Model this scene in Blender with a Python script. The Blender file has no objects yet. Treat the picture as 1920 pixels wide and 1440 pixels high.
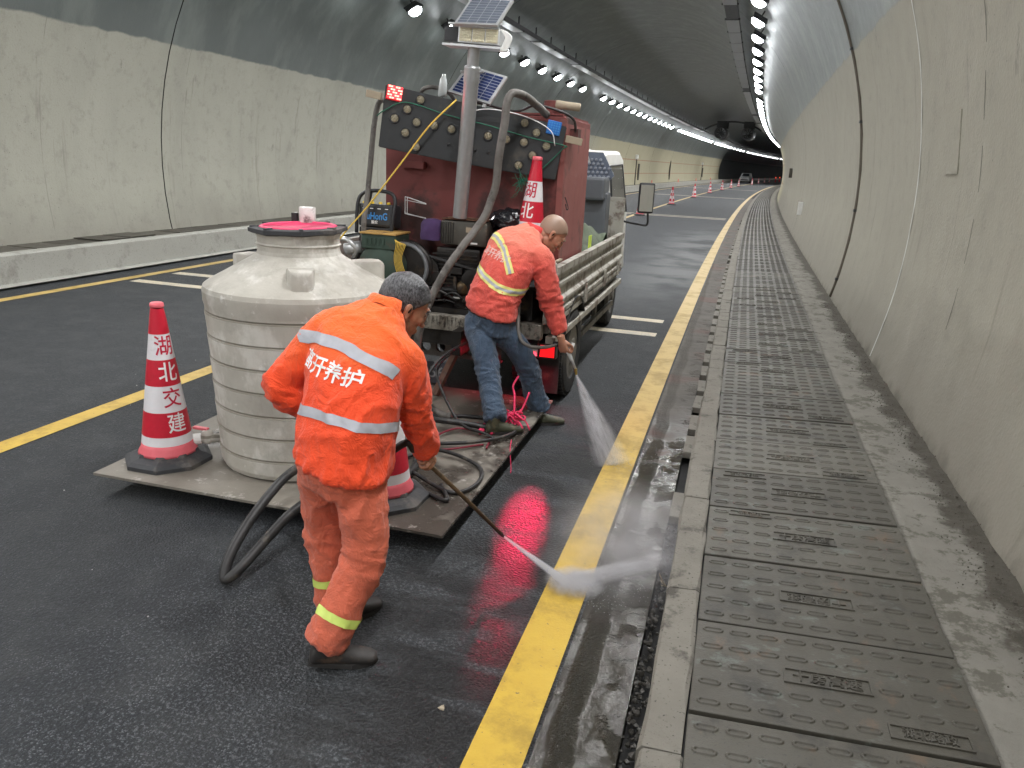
import bpy, bmesh, math, random
import numpy as np
from mathutils import Vector, Matrix, noise
from mathutils.bvhtree import BVHTree
random.seed(7)
SC = bpy.context.scene
COL = SC.collection
PI = math.pi

# ------------------------------------------------------------------ camera, world, exposure
def make_camera():
    cd = bpy.data.cameras.new('camera'); cam = bpy.data.objects.new('camera', cd); COL.objects.link(cam)
    f = 1450.0
    cd.sensor_width = 36.0; cd.lens = f / 1920 * 36.0
    cd.clip_start = 0.05; cd.clip_end = 2000
    fy = Vector((1390 - 960, 320 - 720, f)).normalized()          # tunnel direction in camera axes (right, down, forward)
    d = Vector((1, math.tan(math.radians(2.8)), 0))
    up = fy.cross(d).normalized()
    if up.y > 0: up = -up
    rx = fy.cross(up)
    R = Matrix((rx, fy, up))                                       # rows: world axes in camera axes
    right = R.col[0]; down = R.col[1]; fwd = R.col[2]
    M = Matrix((right, -down, -fwd)).transposed().to_4x4()
    M.translation = Vector((0, 0, 1.9))
    cam.matrix_world = M
    SC.camera = cam
make_camera()
w = bpy.data.worlds.new('World'); SC.world = w; w.use_nodes = True
w.node_tree.nodes['Background'].inputs[0].default_value = (.5, .6, .7, 1)
w.node_tree.nodes['Background'].inputs[1].default_value = .02     # the tunnel is closed: hardly any sky gets in
SC.view_settings.view_transform = 'Standard'; SC.view_settings.look = 'None'
SC.view_settings.exposure = 0.32; SC.view_settings.gamma = 1.0
SC.view_settings.use_curve_mapping = False
SC.cycles.use_denoising = True
SC.cycles.max_bounces = 7; SC.cycles.diffuse_bounces = 4; SC.cycles.glossy_bounces = 3
SC.cycles.volume_bounces = 1; SC.cycles.transparent_max_bounces = 12
SC.cycles.sample_clamp_indirect = 6.0
SC.cycles.use_light_tree = True
LAMP_W = 62.0

# ------------------------------------------------------------------ node helper
class NT:
    def __init__(s, name):
        s.m = bpy.data.materials.new(name); s.m.use_nodes = True
        s.t = s.m.node_tree; s.b = s.t.nodes['Principled BSDF']; s._o = None
    def n(s, typ, **kw):
        x = s.t.nodes.new(typ)
        for k, v in kw.items(): setattr(x, k, v)
        return x
    def link(s, a, b):
        if isinstance(a, (int, float)): b.default_value = a
        elif isinstance(a, tuple): b.default_value = a if len(a) == len(b.default_value) else (*a, 1)
        else: s.t.links.new(a, b)
    @property
    def P(s):
        if s._o is None: s._o = s.n('ShaderNodeTexCoord').outputs['Object']
        return s._o
    def xyz(s, v=None):
        x = s.n('ShaderNodeSeparateXYZ'); s.link(v or s.P, x.inputs[0]); return x.outputs
    def scale(s, sx, sy, sz, v=None):
        x = s.n('ShaderNodeMapping'); s.link(v or s.P, x.inputs[0]); x.inputs['Scale'].default_value = (sx, sy, sz); return x.outputs[0]
    def noise(s, sc, det=4, rough=.55, v=None, dist=0.0):
        x = s.n('ShaderNodeTexNoise'); s.link(v or s.P, x.inputs['Vector']); x.inputs['Scale'].default_value = sc
        x.inputs['Detail'].default_value = det; x.inputs['Roughness'].default_value = rough; x.inputs['Distortion'].default_value = dist
        return x.outputs['Fac']
    def voro(s, sc, v=None, feat='F1', rnd=1.0):
        x = s.n('ShaderNodeTexVoronoi', feature=feat); s.link(v or s.P, x.inputs['Vector']); x.inputs['Scale'].default_value = sc
        x.inputs['Randomness'].default_value = rnd
        return x.outputs['Distance']
    def ma(s, op, a, b=0.0, c=None, clamp=False):
        x = s.n('ShaderNodeMath', operation=op, use_clamp=clamp); s.link(a, x.inputs[0]); s.link(b, x.inputs[1])
        if c is not None: s.link(c, x.inputs[2])
        return x.outputs[0]
    def ss(s, v, a, b, inv=False):
        x = s.n('ShaderNodeMapRange', interpolation_type='SMOOTHSTEP'); s.link(v, x.inputs[0])
        x.inputs[1].default_value = a; x.inputs[2].default_value = b
        x.inputs[3].default_value = 1.0 if inv else 0.0; x.inputs[4].default_value = 0.0 if inv else 1.0
        return x.outputs[0]
    def mix(s, f, a, b):
        x = s.n('ShaderNodeMix', data_type='RGBA'); s.link(f, x.inputs[0]); s.link(a, x.inputs[6]); s.link(b, x.inputs[7]); return x.outputs[2]
    def mul(s, *a):
        r = a[0]
        for q in a[1:]: r = s.ma('MULTIPLY', r, q)
        return r
    def attr(s, name, out='Fac'):
        x = s.n('ShaderNodeAttribute', attribute_name=name); return x.outputs[out]
    def bump(s, h, strength=.3, dist=.01):
        x = s.n('ShaderNodeBump'); s.link(h, x.inputs['Height']); x.inputs['Strength'].default_value = strength; x.inputs['Distance'].default_value = dist
        s.link(x.outputs[0], s.b.inputs['Normal'])
    def done(s, col=None, rough=None, metal=None, spec=None):
        if col is not None: s.link(col, s.b.inputs['Base Color'])
        if rough is not None: s.link(rough, s.b.inputs['Roughness'])
        if metal is not None: s.link(metal, s.b.inputs['Metallic'])
        if spec is not None: s.link(spec, s.b.inputs['Specular IOR Level'])
        return s.m

def mat(name, col, rough=.6, metal=0.0, var=.25, sc=12.0, dirt=None, dirtsc=3.0, dirtamt=.5, bump=0.0, bumpsc=60.0):
    """plain weathered material: colour, tonal variation, dirt patches, fine relief"""
    n = NT(name)
    c2 = tuple(x * (1 - var) for x in col)
    c = n.mix(n.noise(sc, 5), (*c2, 1), (*[min(1, x * (1 + var * .6)) for x in col], 1))
    if dirt is not None:
        c = n.mix(n.ma('MULTIPLY', n.ss(n.noise(dirtsc, 6, .65), .62 - dirtamt * .3, .78 - dirtamt * .3), .85), c, (*dirt, 1))
    r = n.ma('MULTIPLY_ADD', n.noise(sc * 1.7, 3), .25, rough - .12)
    if bump: n.bump(n.noise(bumpsc, 4), bump, .004)
    return n.done(c, r, metal)

def emis(name, col, s):
    n = NT(name); n.b.inputs['Base Color'].default_value = (*col, 1)
    n.b.inputs['Emission Color'].default_value = (*col, 1); n.b.inputs['Emission Strength'].default_value = s
    n.m.cycles.emission_sampling = 'NONE'
    return n.m

# ------------------------------------------------------------------ geometry helpers
def me_obj(name, me, m, parent=None, loc=None, smooth=False):
    o = bpy.data.objects.new(name, me); COL.objects.link(o)
    if m is not None:
        for q in (m if isinstance(m, (list, tuple)) else [m]):
            if q.name not in [x.name for x in me.materials if x]: me.materials.append(q)
    if smooth: me.shade_smooth()
    if parent is not None: o.parent = parent
    if loc is not None: o.location = loc
    return o
def obj(name, bm, m, parent=None, loc=None, smooth=False, kind=None):
    me = bpy.data.meshes.new(name); bm.to_mesh(me); bm.free()
    o = me_obj(name, me, m, parent, loc, smooth)
    if kind: o['kind'] = kind
    return o
def auto_smooth(o, ang=35):
    me = o.data
    me.shade_smooth()
    me.set_sharp_from_angle(angle=math.radians(ang))
    return o
def tag(o, label=None, cat=None, group=None, kind=None):
    if label: o['label'] = label
    if cat: o['category'] = cat
    if group: o['group'] = group
    if kind: o['kind'] = kind
    return o
def thing(name, label, cat, loc=(0, 0, 0), rot=(0, 0, 0), group=None, kind=None):
    o = bpy.data.objects.new(name, None); COL.objects.link(o); o.empty_display_size = .2
    o.location = loc; o.rotation_euler = rot
    return tag(o, label, cat, group, kind)
def copy_tree(o, parent=None, label=None):
    kids = list(o.children)
    c = o.copy(); COL.objects.link(c)
    if parent is not None: c.parent = parent
    if label: c['label'] = label
    for k in kids: copy_tree(k, c)
    return c
def BM(): return bmesh.new()
def add_box(bm, lo, hi, M=None, bev=0.0, mi=0):
    v = [Vector((x, y, z)) for x in (lo[0], hi[0]) for y in (lo[1], hi[1]) for z in (lo[2], hi[2])]
    if M is not None: v = [M @ p for p in v]
    vs = [bm.verts.new(p) for p in v]
    fs = [bm.faces.new([vs[i] for i in f]) for f in ((0, 1, 3, 2), (4, 6, 7, 5), (0, 4, 5, 1), (2, 3, 7, 6), (0, 2, 6, 4), (1, 5, 7, 3))]
    for f in fs: f.material_index = mi
    if bev > 0:
        es = list({e for f in fs for e in f.edges})
        bmesh.ops.bevel(bm, geom=es, offset=bev, segments=2, affect='EDGES', profile=.6)
    return fs
def add_beam(bm, a, b, w, h, up=(0, 0, 1), bev=0.0):
    """a box of section w x h from a to b"""
    a = Vector(a); b = Vector(b); y = (b - a); L = y.length; y.normalize()
    x = y.cross(Vector(up));
    if x.length < 1e-4: x = y.cross(Vector((1, 0, 0)))
    x.normalize(); z = x.cross(y)
    M = Matrix((x, y, z)).transposed().to_4x4(); M.translation = a
    return add_box(bm, (-w / 2, 0, -h / 2), (w / 2, L, h / 2), M, bev)
def add_quadbox(bm, q, t):
    """a slab from four corner points (in order), thickness t along its normal"""
    q = [Vector(p) for p in q]; n = (q[1] - q[0]).cross(q[3] - q[0]).normalized() * t
    a = [bm.verts.new(p) for p in q]; b = [bm.verts.new(p + n) for p in q]
    bm.faces.new(a[::-1]); bm.faces.new(b)
    for i in range(4): bm.faces.new((a[i], a[(i + 1) % 4], b[(i + 1) % 4], b[i]))
def frames(pts):
    pts = [Vector(p) for p in pts]; n = len(pts); T = []
    for i in range(n):
        t = (pts[min(i + 1, n - 1)] - pts[max(i - 1, 0)])
        T.append(t.normalized() if t.length > 1e-9 else Vector((0, 0, 1)))
    u = T[0].orthogonal().normalized(); out = []
    for i in range(n):
        u = (u - T[i] * u.dot(T[i])); u = u.normalized() if u.length > 1e-6 else T[i].orthogonal().normalized()
        out.append((pts[i], T[i], u, T[i].cross(u)))
    return out
def add_tube(bm, pts, r, seg=8, cap=True):
    rs = r if isinstance(r, (list, tuple)) else [r] * len(pts)
    rings = []
    for (p, t, u, v), rr in zip(frames(pts), rs):
        rings.append([bm.verts.new(p + (u * math.cos(2 * PI * k / seg) + v * math.sin(2 * PI * k / seg)) * rr) for k in range(seg)])
    for A, B in zip(rings, rings[1:]):
        for k in range(seg): bm.faces.new((A[k], A[(k + 1) % seg], B[(k + 1) % seg], B[k]))
    if cap: bm.faces.new(rings[0][::-1]); bm.faces.new(rings[-1])
def spline(pts, n=8):
    """Catmull-Rom through pts"""
    P = [Vector(p) for p in pts]; P = [P[0] * 2 - P[1]] + P + [P[-1] * 2 - P[-2]]; out = []
    for i in range(1, len(P) - 2):
        for k in range(n):
            t = k / n
            out.append(.5 * ((2 * P[i]) + (P[i + 1] - P[i - 1]) * t + (2 * P[i - 1] - 5 * P[i] + 4 * P[i + 1] - P[i + 2]) * t * t + (3 * P[i] - 3 * P[i + 1] + P[i + 2] - P[i - 1]) * t ** 3))
    out.append(P[-2]); return out
def add_lathe(bm, prof, seg=24, M=None, cap=True, mi=None):
    rings = []
    for r, z in prof:
        ring = []
        for k in range(seg):
            p = Vector((r * math.cos(2 * PI * k / seg), r * math.sin(2 * PI * k / seg), z))
            ring.append(bm.verts.new(M @ p if M is not None else p))
        rings.append(ring)
    for i, (A, B) in enumerate(zip(rings, rings[1:])):
        for k in range(seg):
            f = bm.faces.new((A[k], A[(k + 1) % seg], B[(k + 1) % seg], B[k]))
            if mi: f.material_index = mi[i]
    if cap:
        f = bm.faces.new(rings[0][::-1]); g = bm.faces.new(rings[-1])
        if mi: f.material_index = mi[0]; g.material_index = mi[-1]
def axisM(p, d, up=(0, 0, 1)):
    """matrix whose local z points along d at p"""
    z = Vector(d).normalized(); x = Vector(up).cross(z)
    if x.length < 1e-4: x = Vector((1, 0, 0)).cross(z)
    x.normalize(); y = z.cross(x)
    M = Matrix((x, y, z)).transposed().to_4x4(); M.translation = Vector(p); return M
def add_cyl(bm, a, b, r, seg=16, r2=None):
    a = Vector(a); b = Vector(b)
    add_lathe(bm, [(r, 0), (r if r2 is None else r2, (b - a).length)], seg, axisM(a, b - a))
def text_mesh(s, size=1.0, bold=0.0, cuts=0):
    c = bpy.data.curves.new('lettering', 'FONT'); c.body = s; c.size = size; c.align_x = 'CENTER'; c.align_y = 'CENTER'
    c.offset = bold; c.resolution_u = 3
    o = bpy.data.objects.new('tmp_text', c); COL.objects.link(o)
    dg = bpy.context.evaluated_depsgraph_get(); dg.update()
    me = bpy.data.meshes.new_from_object(o.evaluated_get(dg))
    bpy.data.objects.remove(o); bpy.data.curves.remove(c)
    bm = bmesh.new(); bm.from_mesh(me); bpy.data.meshes.remove(me)
    bmesh.ops.remove_doubles(bm, verts=bm.verts, dist=size * 1e-4)
    bmesh.ops.triangulate(bm, faces=bm.faces)
    for _ in range(cuts):
        es = [e for e in bm.edges if e.calc_length() > size * .10]
        if not es: break
        bmesh.ops.subdivide_edges(bm, edges=es, cuts=1)
        bmesh.ops.triangulate(bm, faces=bm.faces)
    return bm
def apply_mods(o):
    dg = bpy.context.evaluated_depsgraph_get(); dg.update()
    me = bpy.data.meshes.new_from_object(o.evaluated_get(dg))
    o.modifiers.clear(); old = o.data; o.data = me; bpy.data.meshes.remove(old)
    return o

# ------------------------------------------------------------------ the tunnel bends right: (x offset, arc y, z) -> world
RAD = 1350.0
def W(x, y, z=0.0):
    if y <= 0: return Vector((x, y, z))
    a = y / RAD
    return Vector((RAD * (1 - math.cos(a)) + x * math.cos(a), RAD * math.sin(a) - x * math.sin(a), z))
def heading(y): return -max(0.0, y) / RAD
def strip(bm, prof, ys, closed=False):
    """sweep an x-z profile along the arc"""
    rings = [[bm.verts.new(W(x, y, z)) for x, z in prof] for y in ys]
    n = len(prof)
    for A, B in zip(rings, rings[1:]):
        for k in range(n if closed else n - 1): bm.faces.new((A[k], A[(k + 1) % n], B[(k + 1) % n], B[k]))
    if closed: bm.faces.new(rings[0][::-1]); bm.faces.new(rings[-1])
def yrange(a, b, st):
    n = max(1, round((b - a) / st)); return [a + (b - a) * i / n for i in range(n + 1)]
# ------------------------------------------------------------------ setting materials
def m_asphalt():
    n = NT('asphalt'); x, y, z = n.xyz()
    big = n.noise(.55, 5); fine = n.noise(62, 4, .8); grit = n.voro(85)
    c = n.mix(big, (.011, .0135, .0175, 1), (.027, .032, .038, 1))
    c = n.mix(n.ss(n.noise(3.5, 5, .6), .45, .65), c, (.032, .036, .040, 1))
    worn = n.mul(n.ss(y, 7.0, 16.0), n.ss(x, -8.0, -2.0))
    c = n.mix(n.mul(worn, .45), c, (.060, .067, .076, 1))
    pale = n.mul(n.ss(x, -2.4, -.9), n.mul(n.ss(y, 10, 15), n.ss(n.ma('ADD', y, n.mul(n.noise(.5, 3), 8.0)), 22, 34, True)))  # whitish wet sheen on the far lane, painted into the colour
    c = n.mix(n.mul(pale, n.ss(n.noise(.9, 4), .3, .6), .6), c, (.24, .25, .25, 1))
    edge = n.ma('ADD', x, n.ma('MULTIPLY_ADD', n.noise(1.3, 5, .6), 1.5, -.75))
    wet = n.mul(n.ss(edge, -1.50, -.95), n.ss(n.ma('ADD', y, n.ma('MULTIPLY', n.noise(.9, 3), 2.0)), 5.6, 7.0, True))
    streak = n.noise(2.2, 5, .65, n.scale(.8, 2.6, 1))
    wet = n.mul(wet, n.ss(streak, .36, .54))
    # pale stone faces showing through the binder, more where the jets have cleaned it
    clean = n.mul(n.ss(edge, -2.6, -1.2), n.ss(y, 6.0, 4.0, False) if False else n.ss(y, 4.5, 6.5, True))
    sp = n.ss(n.ma('ADD', fine, n.mul(clean, .05)), .56, .64)
    sp = n.ma('MAXIMUM', n.mul(sp, .75), n.mul(n.ss(grit, .20, .30, True), n.ss(n.noise(9, 3), .46, .60)))
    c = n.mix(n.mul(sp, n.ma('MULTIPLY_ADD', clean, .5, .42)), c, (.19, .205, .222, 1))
    c = n.mix(n.mul(n.ss(fine, .44, .36), .6) if False else n.mul(n.ss(fine, .34, .44, True), .6), c, (.012, .013, .015, 1))
    c = n.mix(n.mul(wet, .85), c, (.006, .006, .0065, 1))
    tracks = n.ss(n.noise(.8, 3, .5, n.scale(1.0, .12, 1)), .48, .62)
    c = n.mix(n.mul(tracks, .22), c, (.042, .046, .050, 1))
    r = n.ma('MULTIPLY_ADD', n.noise(30, 3), .2, .58)
    r = n.ma('SUBTRACT', r, n.mul(wet, .36))
    h = n.ma('ADD', n.ma('MULTIPLY', grit, .7), fine)
    n.bump(h, 1.0, .012)
    return n.done(c, r, spec=.40)
def m_wetconc():
    n = NT('gutter_concrete'); x, y, z = n.xyz()
    c = n.mix(n.noise(3, 6, .65), (.05, .045, .04, 1), (.155, .145, .13, 1))
    c = n.mix(n.ss(n.noise(1.3, 5, .6), .5, .64), c, (.12, .085, .075, 1))
    wetm = n.mul(n.ss(n.ma('ADD', y, n.ma('MULTIPLY', n.noise(2.2, 4), 1.6)), 5.6, 7.6, True), n.ss(n.noise(2.1, 4), .30, .46))
    wetm = n.ma('MAXIMUM', wetm, n.mul(n.ss(y, 3.6, 4.3, True), n.ss(n.noise(3.1, 5, .65), .24, .34)))
    c = n.mix(n.mul(wetm, .88), c, n.mix(n.noise(5, 5), (.010, .0095, .007, 1), (.034, .033, .022, 1)))
    r = n.ma('MULTIPLY_ADD', wetm, -.70, .77)
    rip = n.ma('MAXIMUM', n.ss(n.ma('ABSOLUTE', n.ma('ADD', n.ma('ADD', x, .355), n.ma('MULTIPLY_ADD', n.noise(2.2, 3), .10, -.05))), .015, .055, True), n.mul(n.ss(n.noise(4.2, 4), .52, .60), n.ss(x, -.27, -.22)))
    h = n.ma('ADD', n.ma('MULTIPLY', n.noise(58, 4, .65), n.ma('MULTIPLY_ADD', rip, .9, .10)), n.mul(n.noise(7, 2), .5))
    n.bump(h, 1.0, .024)
    return n.done(c, r, spec=.30)
def m_conc(name, a, b, dirt, sc=2.0, rough=.85, bs=.5, dz=None):
    n = NT(name)
    c = n.mix(n.noise(sc, 7, .65), (*a, 1), (*b, 1))
    c = n.mix(n.ss(n.noise(sc * 1.6, 8, .7), .52, .68), c, (*dirt, 1))
    c = n.mix(n.ss(n.noise(70, 3), .6, .75), c, tuple(q * .45 for q in dirt) + (1,))
    n.bump(n.ma('ADD', n.noise(18, 6, .7), n.mul(n.noise(120, 2), .4)), bs, .012)
    return n.done(c, rough)
def m_lining():
    n = NT('lining_paint'); x, y, z = n.xyz()
    # sprayed lower paint, grey green upper paint
    edge = n.ma('ADD', z, n.ma('MULTIPLY_ADD', n.noise(2.5, 3), .10, -.05))
    upper = n.ss(edge, 3.46, 3.50)
    vs = n.scale(1.0, 1.0, .10)
    streak = n.noise(1.6, 6, .6, vs)
    low = n.mix(n.noise(.7, 6, .6), (.335, .335, .285, 1), (.43, .43, .37, 1))
    low = n.mix(n.mul(n.ss(streak, .45, .72), .25), low, (.25, .25, .22, 1))
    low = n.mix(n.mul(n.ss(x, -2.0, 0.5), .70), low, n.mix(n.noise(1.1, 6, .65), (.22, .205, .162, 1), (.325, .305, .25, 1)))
    low = n.mix(n.mul(n.ss(n.noise(60, 3, .7), .56, .68), .35), low, (.20, .19, .16, 1))
    # seepage runs, formwork seams and mottled concrete
    runs = n.mul(n.ss(n.noise(3.4, 5, .7, n.scale(.6, 1.6, .07)), .58, .68), n.ss(n.noise(.8, 3), .42, .60))
    low = n.mix(n.mul(runs, .50), low, (.17, .16, .13, 1))
    low = n.mix(n.mul(n.ss(n.noise(4.5, 7, .75), .50, .66), .30), low, (.21, .205, .175, 1))
    seam = n.ma('ABSOLUTE', n.ma('SUBTRACT', n.ma('FRACT', n.ma('DIVIDE', n.ma('ADD', y, 4.1), 3.0)), .5))
    low = n.mix(n.mul(n.ss(seam, .0012, .003, True), n.ss(n.noise(1.5, 4), .40, .55), .45), low, (.16, .155, .13, 1))
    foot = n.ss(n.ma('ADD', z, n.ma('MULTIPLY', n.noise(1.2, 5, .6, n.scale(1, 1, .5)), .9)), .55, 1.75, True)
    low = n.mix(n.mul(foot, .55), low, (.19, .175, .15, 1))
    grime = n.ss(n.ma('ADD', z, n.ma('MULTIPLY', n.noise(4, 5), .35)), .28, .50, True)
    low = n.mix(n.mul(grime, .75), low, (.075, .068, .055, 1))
    # pin holes of the cast concrete
    pits = n.mul(n.ss(n.voro(13, n.scale(1, 1, .75)), .045, .09, True), n.ss(n.noise(1.2, 3), .45, .6))
    low = n.mix(n.mul(pits, .75), low, (.10, .095, .08, 1))
    stain = n.mul(n.ss(n.noise(3.1, 5, .7, n.scale(1, 1, .35)), .66, .72), .5)
    low = n.mix(stain, low, (.16, .15, .13, 1))
    # further in the wall is faced yellowish with two thin red courses
    far = n.ss(y, 44, 52); left = n.ss(x, -3.5, -4.5)if False else n.ss(x, -5.0, -3.5, True)
    fc = n.mix(n.noise(.6, 5), (.36, .34, .24, 1), (.44, .41, .29, 1))
    redl = n.ma('MAXIMUM', n.mul(n.ss(z, 2.30, 2.31), n.ss(z, 2.36, 2.37, True)), n.mul(n.ss(z, 1.25, 1.26), n.ss(z, 1.31, 1.32, True)))
    fc = n.mix(n.mul(redl, .7), fc, (.30, .12, .07, 1))
    low = n.mix(far, low, fc)
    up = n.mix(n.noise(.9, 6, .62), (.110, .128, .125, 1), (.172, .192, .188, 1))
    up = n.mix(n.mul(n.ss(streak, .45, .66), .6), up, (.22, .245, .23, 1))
    up = n.mix(n.mul(n.ss(z, 5.3, 6.3), n.ma('MULTIPLY_ADD', n.ss(y, 35, 80), .75, .15)), up, (.075, .085, .086, 1))  # shade of the crown put into the colour, stronger further in
    c = n.mix(upper, low, up)
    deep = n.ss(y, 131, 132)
    c = n.mix(deep, c, (.035, .042, .042, 1))  # dimly lit zone painted as dark wall colour; the facing ends here too
    r = n.ma('MULTIPLY_ADD', upper, -.30, .72)
    r = n.ma('MULTIPLY_ADD', n.noise(6, 4), .16, n.ma('SUBTRACT', r, .08))
    h = n.ma('ADD', n.mul(n.noise(2.2, 5, .6), .25), n.ma('SUBTRACT', n.mul(n.noise(40, 3), .10), n.mul(pits, .12)))
    n.bump(h, .55, .05)
    return n.done(c, r, spec=.4)
def m_line(name, a, b, wear=.55, dirt=(.05, .05, .05), sx=1.0):
    n = NT(name); x, y, z = n.xyz()
    c = n.mix(n.noise(9, 5), (*a, 1), (*b, 1))
    near = n.ss(y, 4.0, 14.0)
    c = n.mix(n.mul(n.ss(y, 3.2, 6.5), .55), c, (.46, .33, .13, 1)); c = n.mix(n.mul(near, .5), c, (.50, .41, .25, 1)) if name == 'yellow_line_paint' else c
    c = n.mix(n.mul(n.ss(n.noise(2.6, 7, .74), .44, .66), .75), c, (*[q * .55 for q in a], 1))
    c = n.mix(n.ss(n.noise(42, 5, .7), wear + .08, wear + .16), c, (*dirt, 1))
    n.bump(n.noise(110, 3), .35, .004)
    return n.done(c, .55)
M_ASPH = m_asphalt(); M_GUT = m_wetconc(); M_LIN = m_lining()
M_YEL = m_line('yellow_line_paint', (.45, .285, .022), (.60, .40, .040))
M_WHT = m_line('white_line_paint', (.52, .54, .52), (.70, .72, .70), .50)
M_KERB = m_conc('kerb_concrete', (.12, .112, .095), (.23, .218, .188), (.065, .06, .05), 4)
M_STRIP = m_conc('ledge_concrete', (.11, .105, .09), (.33, .32, .28), (.05, .045, .036), 2.3, .9, .9)
M_KERBL = m_conc('kerb_paint_left', (.30, .30, .27), (.38, .38, .35), (.25, .245, .22), 2.0)
M_DARK = mat('black_void', (.012, .012, .012), .9)
M_GALV = mat('galvanised_steel', (.42, .43, .44), .42, .75, .2, 20)
M_DKMETAL = mat('dark_metal', (.05, .052, .055), .5, .4)
M_PIPE = mat('brown_conduit', (.10, .085, .065), .7)
def m_plate():
    n = NT('composite_cover'); x, y, z = n.xyz()
    inf = n.n('ShaderNodeObjectInfo'); sh = n.n('ShaderNodeVectorMath', operation='ADD')
    k = n.n('ShaderNodeVectorMath', operation='SCALE'); n.link(inf.outputs['Location'], k.inputs[0]); k.inputs['Scale'].default_value = 3.7
    n.link(n.P, sh.inputs[0]); n.link(k.outputs[0], sh.inputs[1]); v = sh.outputs[0]
    c = n.mix(n.noise(3, 6, .6, v), (.032, .030, .023, 1), (.068, .062, .048, 1))
    c = n.mix(n.mul(n.ss(inf.outputs['Random'], .2, 1.0), .75), c, (.095, .089, .072, 1))
    c = n.mix(n.mul(n.ss(n.noise(5, 6, .72, v), .50, .66), .8), c, (.024, .022, .018, 1))
    c = n.mix(n.mul(n.ss(n.noise(5, 5, .7, n.scale(1, 1.7, 1, v)), .58, .68), .45), c, (.13, .155, .14, 1))
    c = n.mix(n.mul(n.ss(n.noise(4.3, 5, .7, n.scale(1.3, 1, 1, v)), .58, .70), .45), c, (.13, .075, .042, 1))
    c = n.mix(n.ss(n.noise(90, 2, .5, v), .62, .72), c, (.04, .038, .032, 1))
    n.bump(n.ma('ADD', n.noise(35, 5, .7, v), n.mul(n.noise(160, 2, .5, v), .5)), .45, .005)
    return n.done(c, n.ma('MULTIPLY_ADD', n.noise(8, 4, .6, v), .3, .42))
M_PLATE = m_plate()

Y0, Y1 = -26.0, 285.0
YS = yrange(Y0, 16, 2.0) + yrange(16, Y1, 4.0)[1:]
# ------------------------------------------------------------------ road
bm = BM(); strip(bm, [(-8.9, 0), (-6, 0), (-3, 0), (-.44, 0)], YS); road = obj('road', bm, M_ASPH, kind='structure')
bm = BM(); strip(bm, [(-.44, 0.0), (-.30, -.006), (-.165, -.004)], yrange(Y0, 60, .5)); 
obj('gutter_strip', bm, M_GUT, kind='structure')
bm = BM(); strip(bm, [(-.44, -.002), (-.165, -.004)], yrange(60, Y1, 4))
strip(bm, [(-.165, -.004), (-.165, -.09), (-.095, -.09), (-.095, .0)], YS); obj('drain_channel', bm, M_DARK, kind='structure')
# concrete bridges over the slot drain, the nearest stretch broken open
bridges = thing('drain_bridges', None, None, kind='structure')
rnd = random.Random(3)
y = 4.3; bmesh_first = None
while y < 34:
    L = rnd.uniform(.34, .40)
    if rnd.random() > .08:
        b = BM(); add_box(b, (-.036, -L / 2, -.05), (.036, L / 2, 0), bev=.006)
        o = obj('drain_block', b, M_KERB, bridges); o.location = W(-.13, y, .004 + rnd.uniform(-.006, .006)); o.rotation_euler.z = heading(y) + rnd.uniform(-.03, .03)
    y += L + rnd.uniform(.14, .2)
# rubble in the broken slot
b = BM()
for i in range(420):
    yy = rnd.uniform(1.2, 4.4); s = rnd.uniform(.004, .014)
    M = Matrix.Translation(Vector((rnd.gauss(-.135, .02), yy, -.06 + s * .6 + rnd.random() * .03))) @ Matrix.Rotation(rnd.random() * 6, 4, Vector((rnd.random(), rnd.random(), 1)).normalized())
    r = bmesh.ops.create_icosphere(b, subdivisions=1, radius=s, matrix=M)
    for v in r['verts']: v.co += Vector((rnd.uniform(-1, 1), rnd.uniform(-1, 1), rnd.uniform(-1, 1))) * s * .3
obj('drain_rubble', b, mat('wet_rubble', (.045, .042, .036), .5, 0, .4, 30), kind='stuff')
bm = BM(); strip(bm, [(-.16, -.004), (-.10, -.004), (-.10, .0)], yrange(34, Y1, 5)); obj('drain_cover', bm, M_KERB, kind='structure')

def marking(name, x0, x1, ys, m, z=.004):
    bm = BM(); strip(bm, [(x0, z), (x1, z)], ys); return obj(name, bm, m, kind='structure')
marking('edge_line', -.645, -.455, YS, M_YEL); marking('centre_line', -4.37, -4.21, YS, M_YEL); marking('left_edge_line', -8.40, -8.24, YS, M_YEL)
for yc in (9.02, 9.88, 32.3, 33.0, 57.5, 58.2, 84, 84.7, 110, 110.7):
    wd = .20 if yc < 12 else .22
    for (xa, xb) in ((-8.12, -4.5), (-4.1, -.76)):
        bm = BM(); vs = [[bm.verts.new(W(xa + (xb - xa) * i / 12, yc + s + rnd.uniform(-.006, .006), .004)) for i in range(13)] for s in (-wd / 2, wd / 2)]
        for i in range(12): bm.faces.new((vs[0][i], vs[0][i + 1], vs[1][i + 1], vs[1][i]))
        obj('rumble_line', bm, M_WHT, kind='structure')

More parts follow.
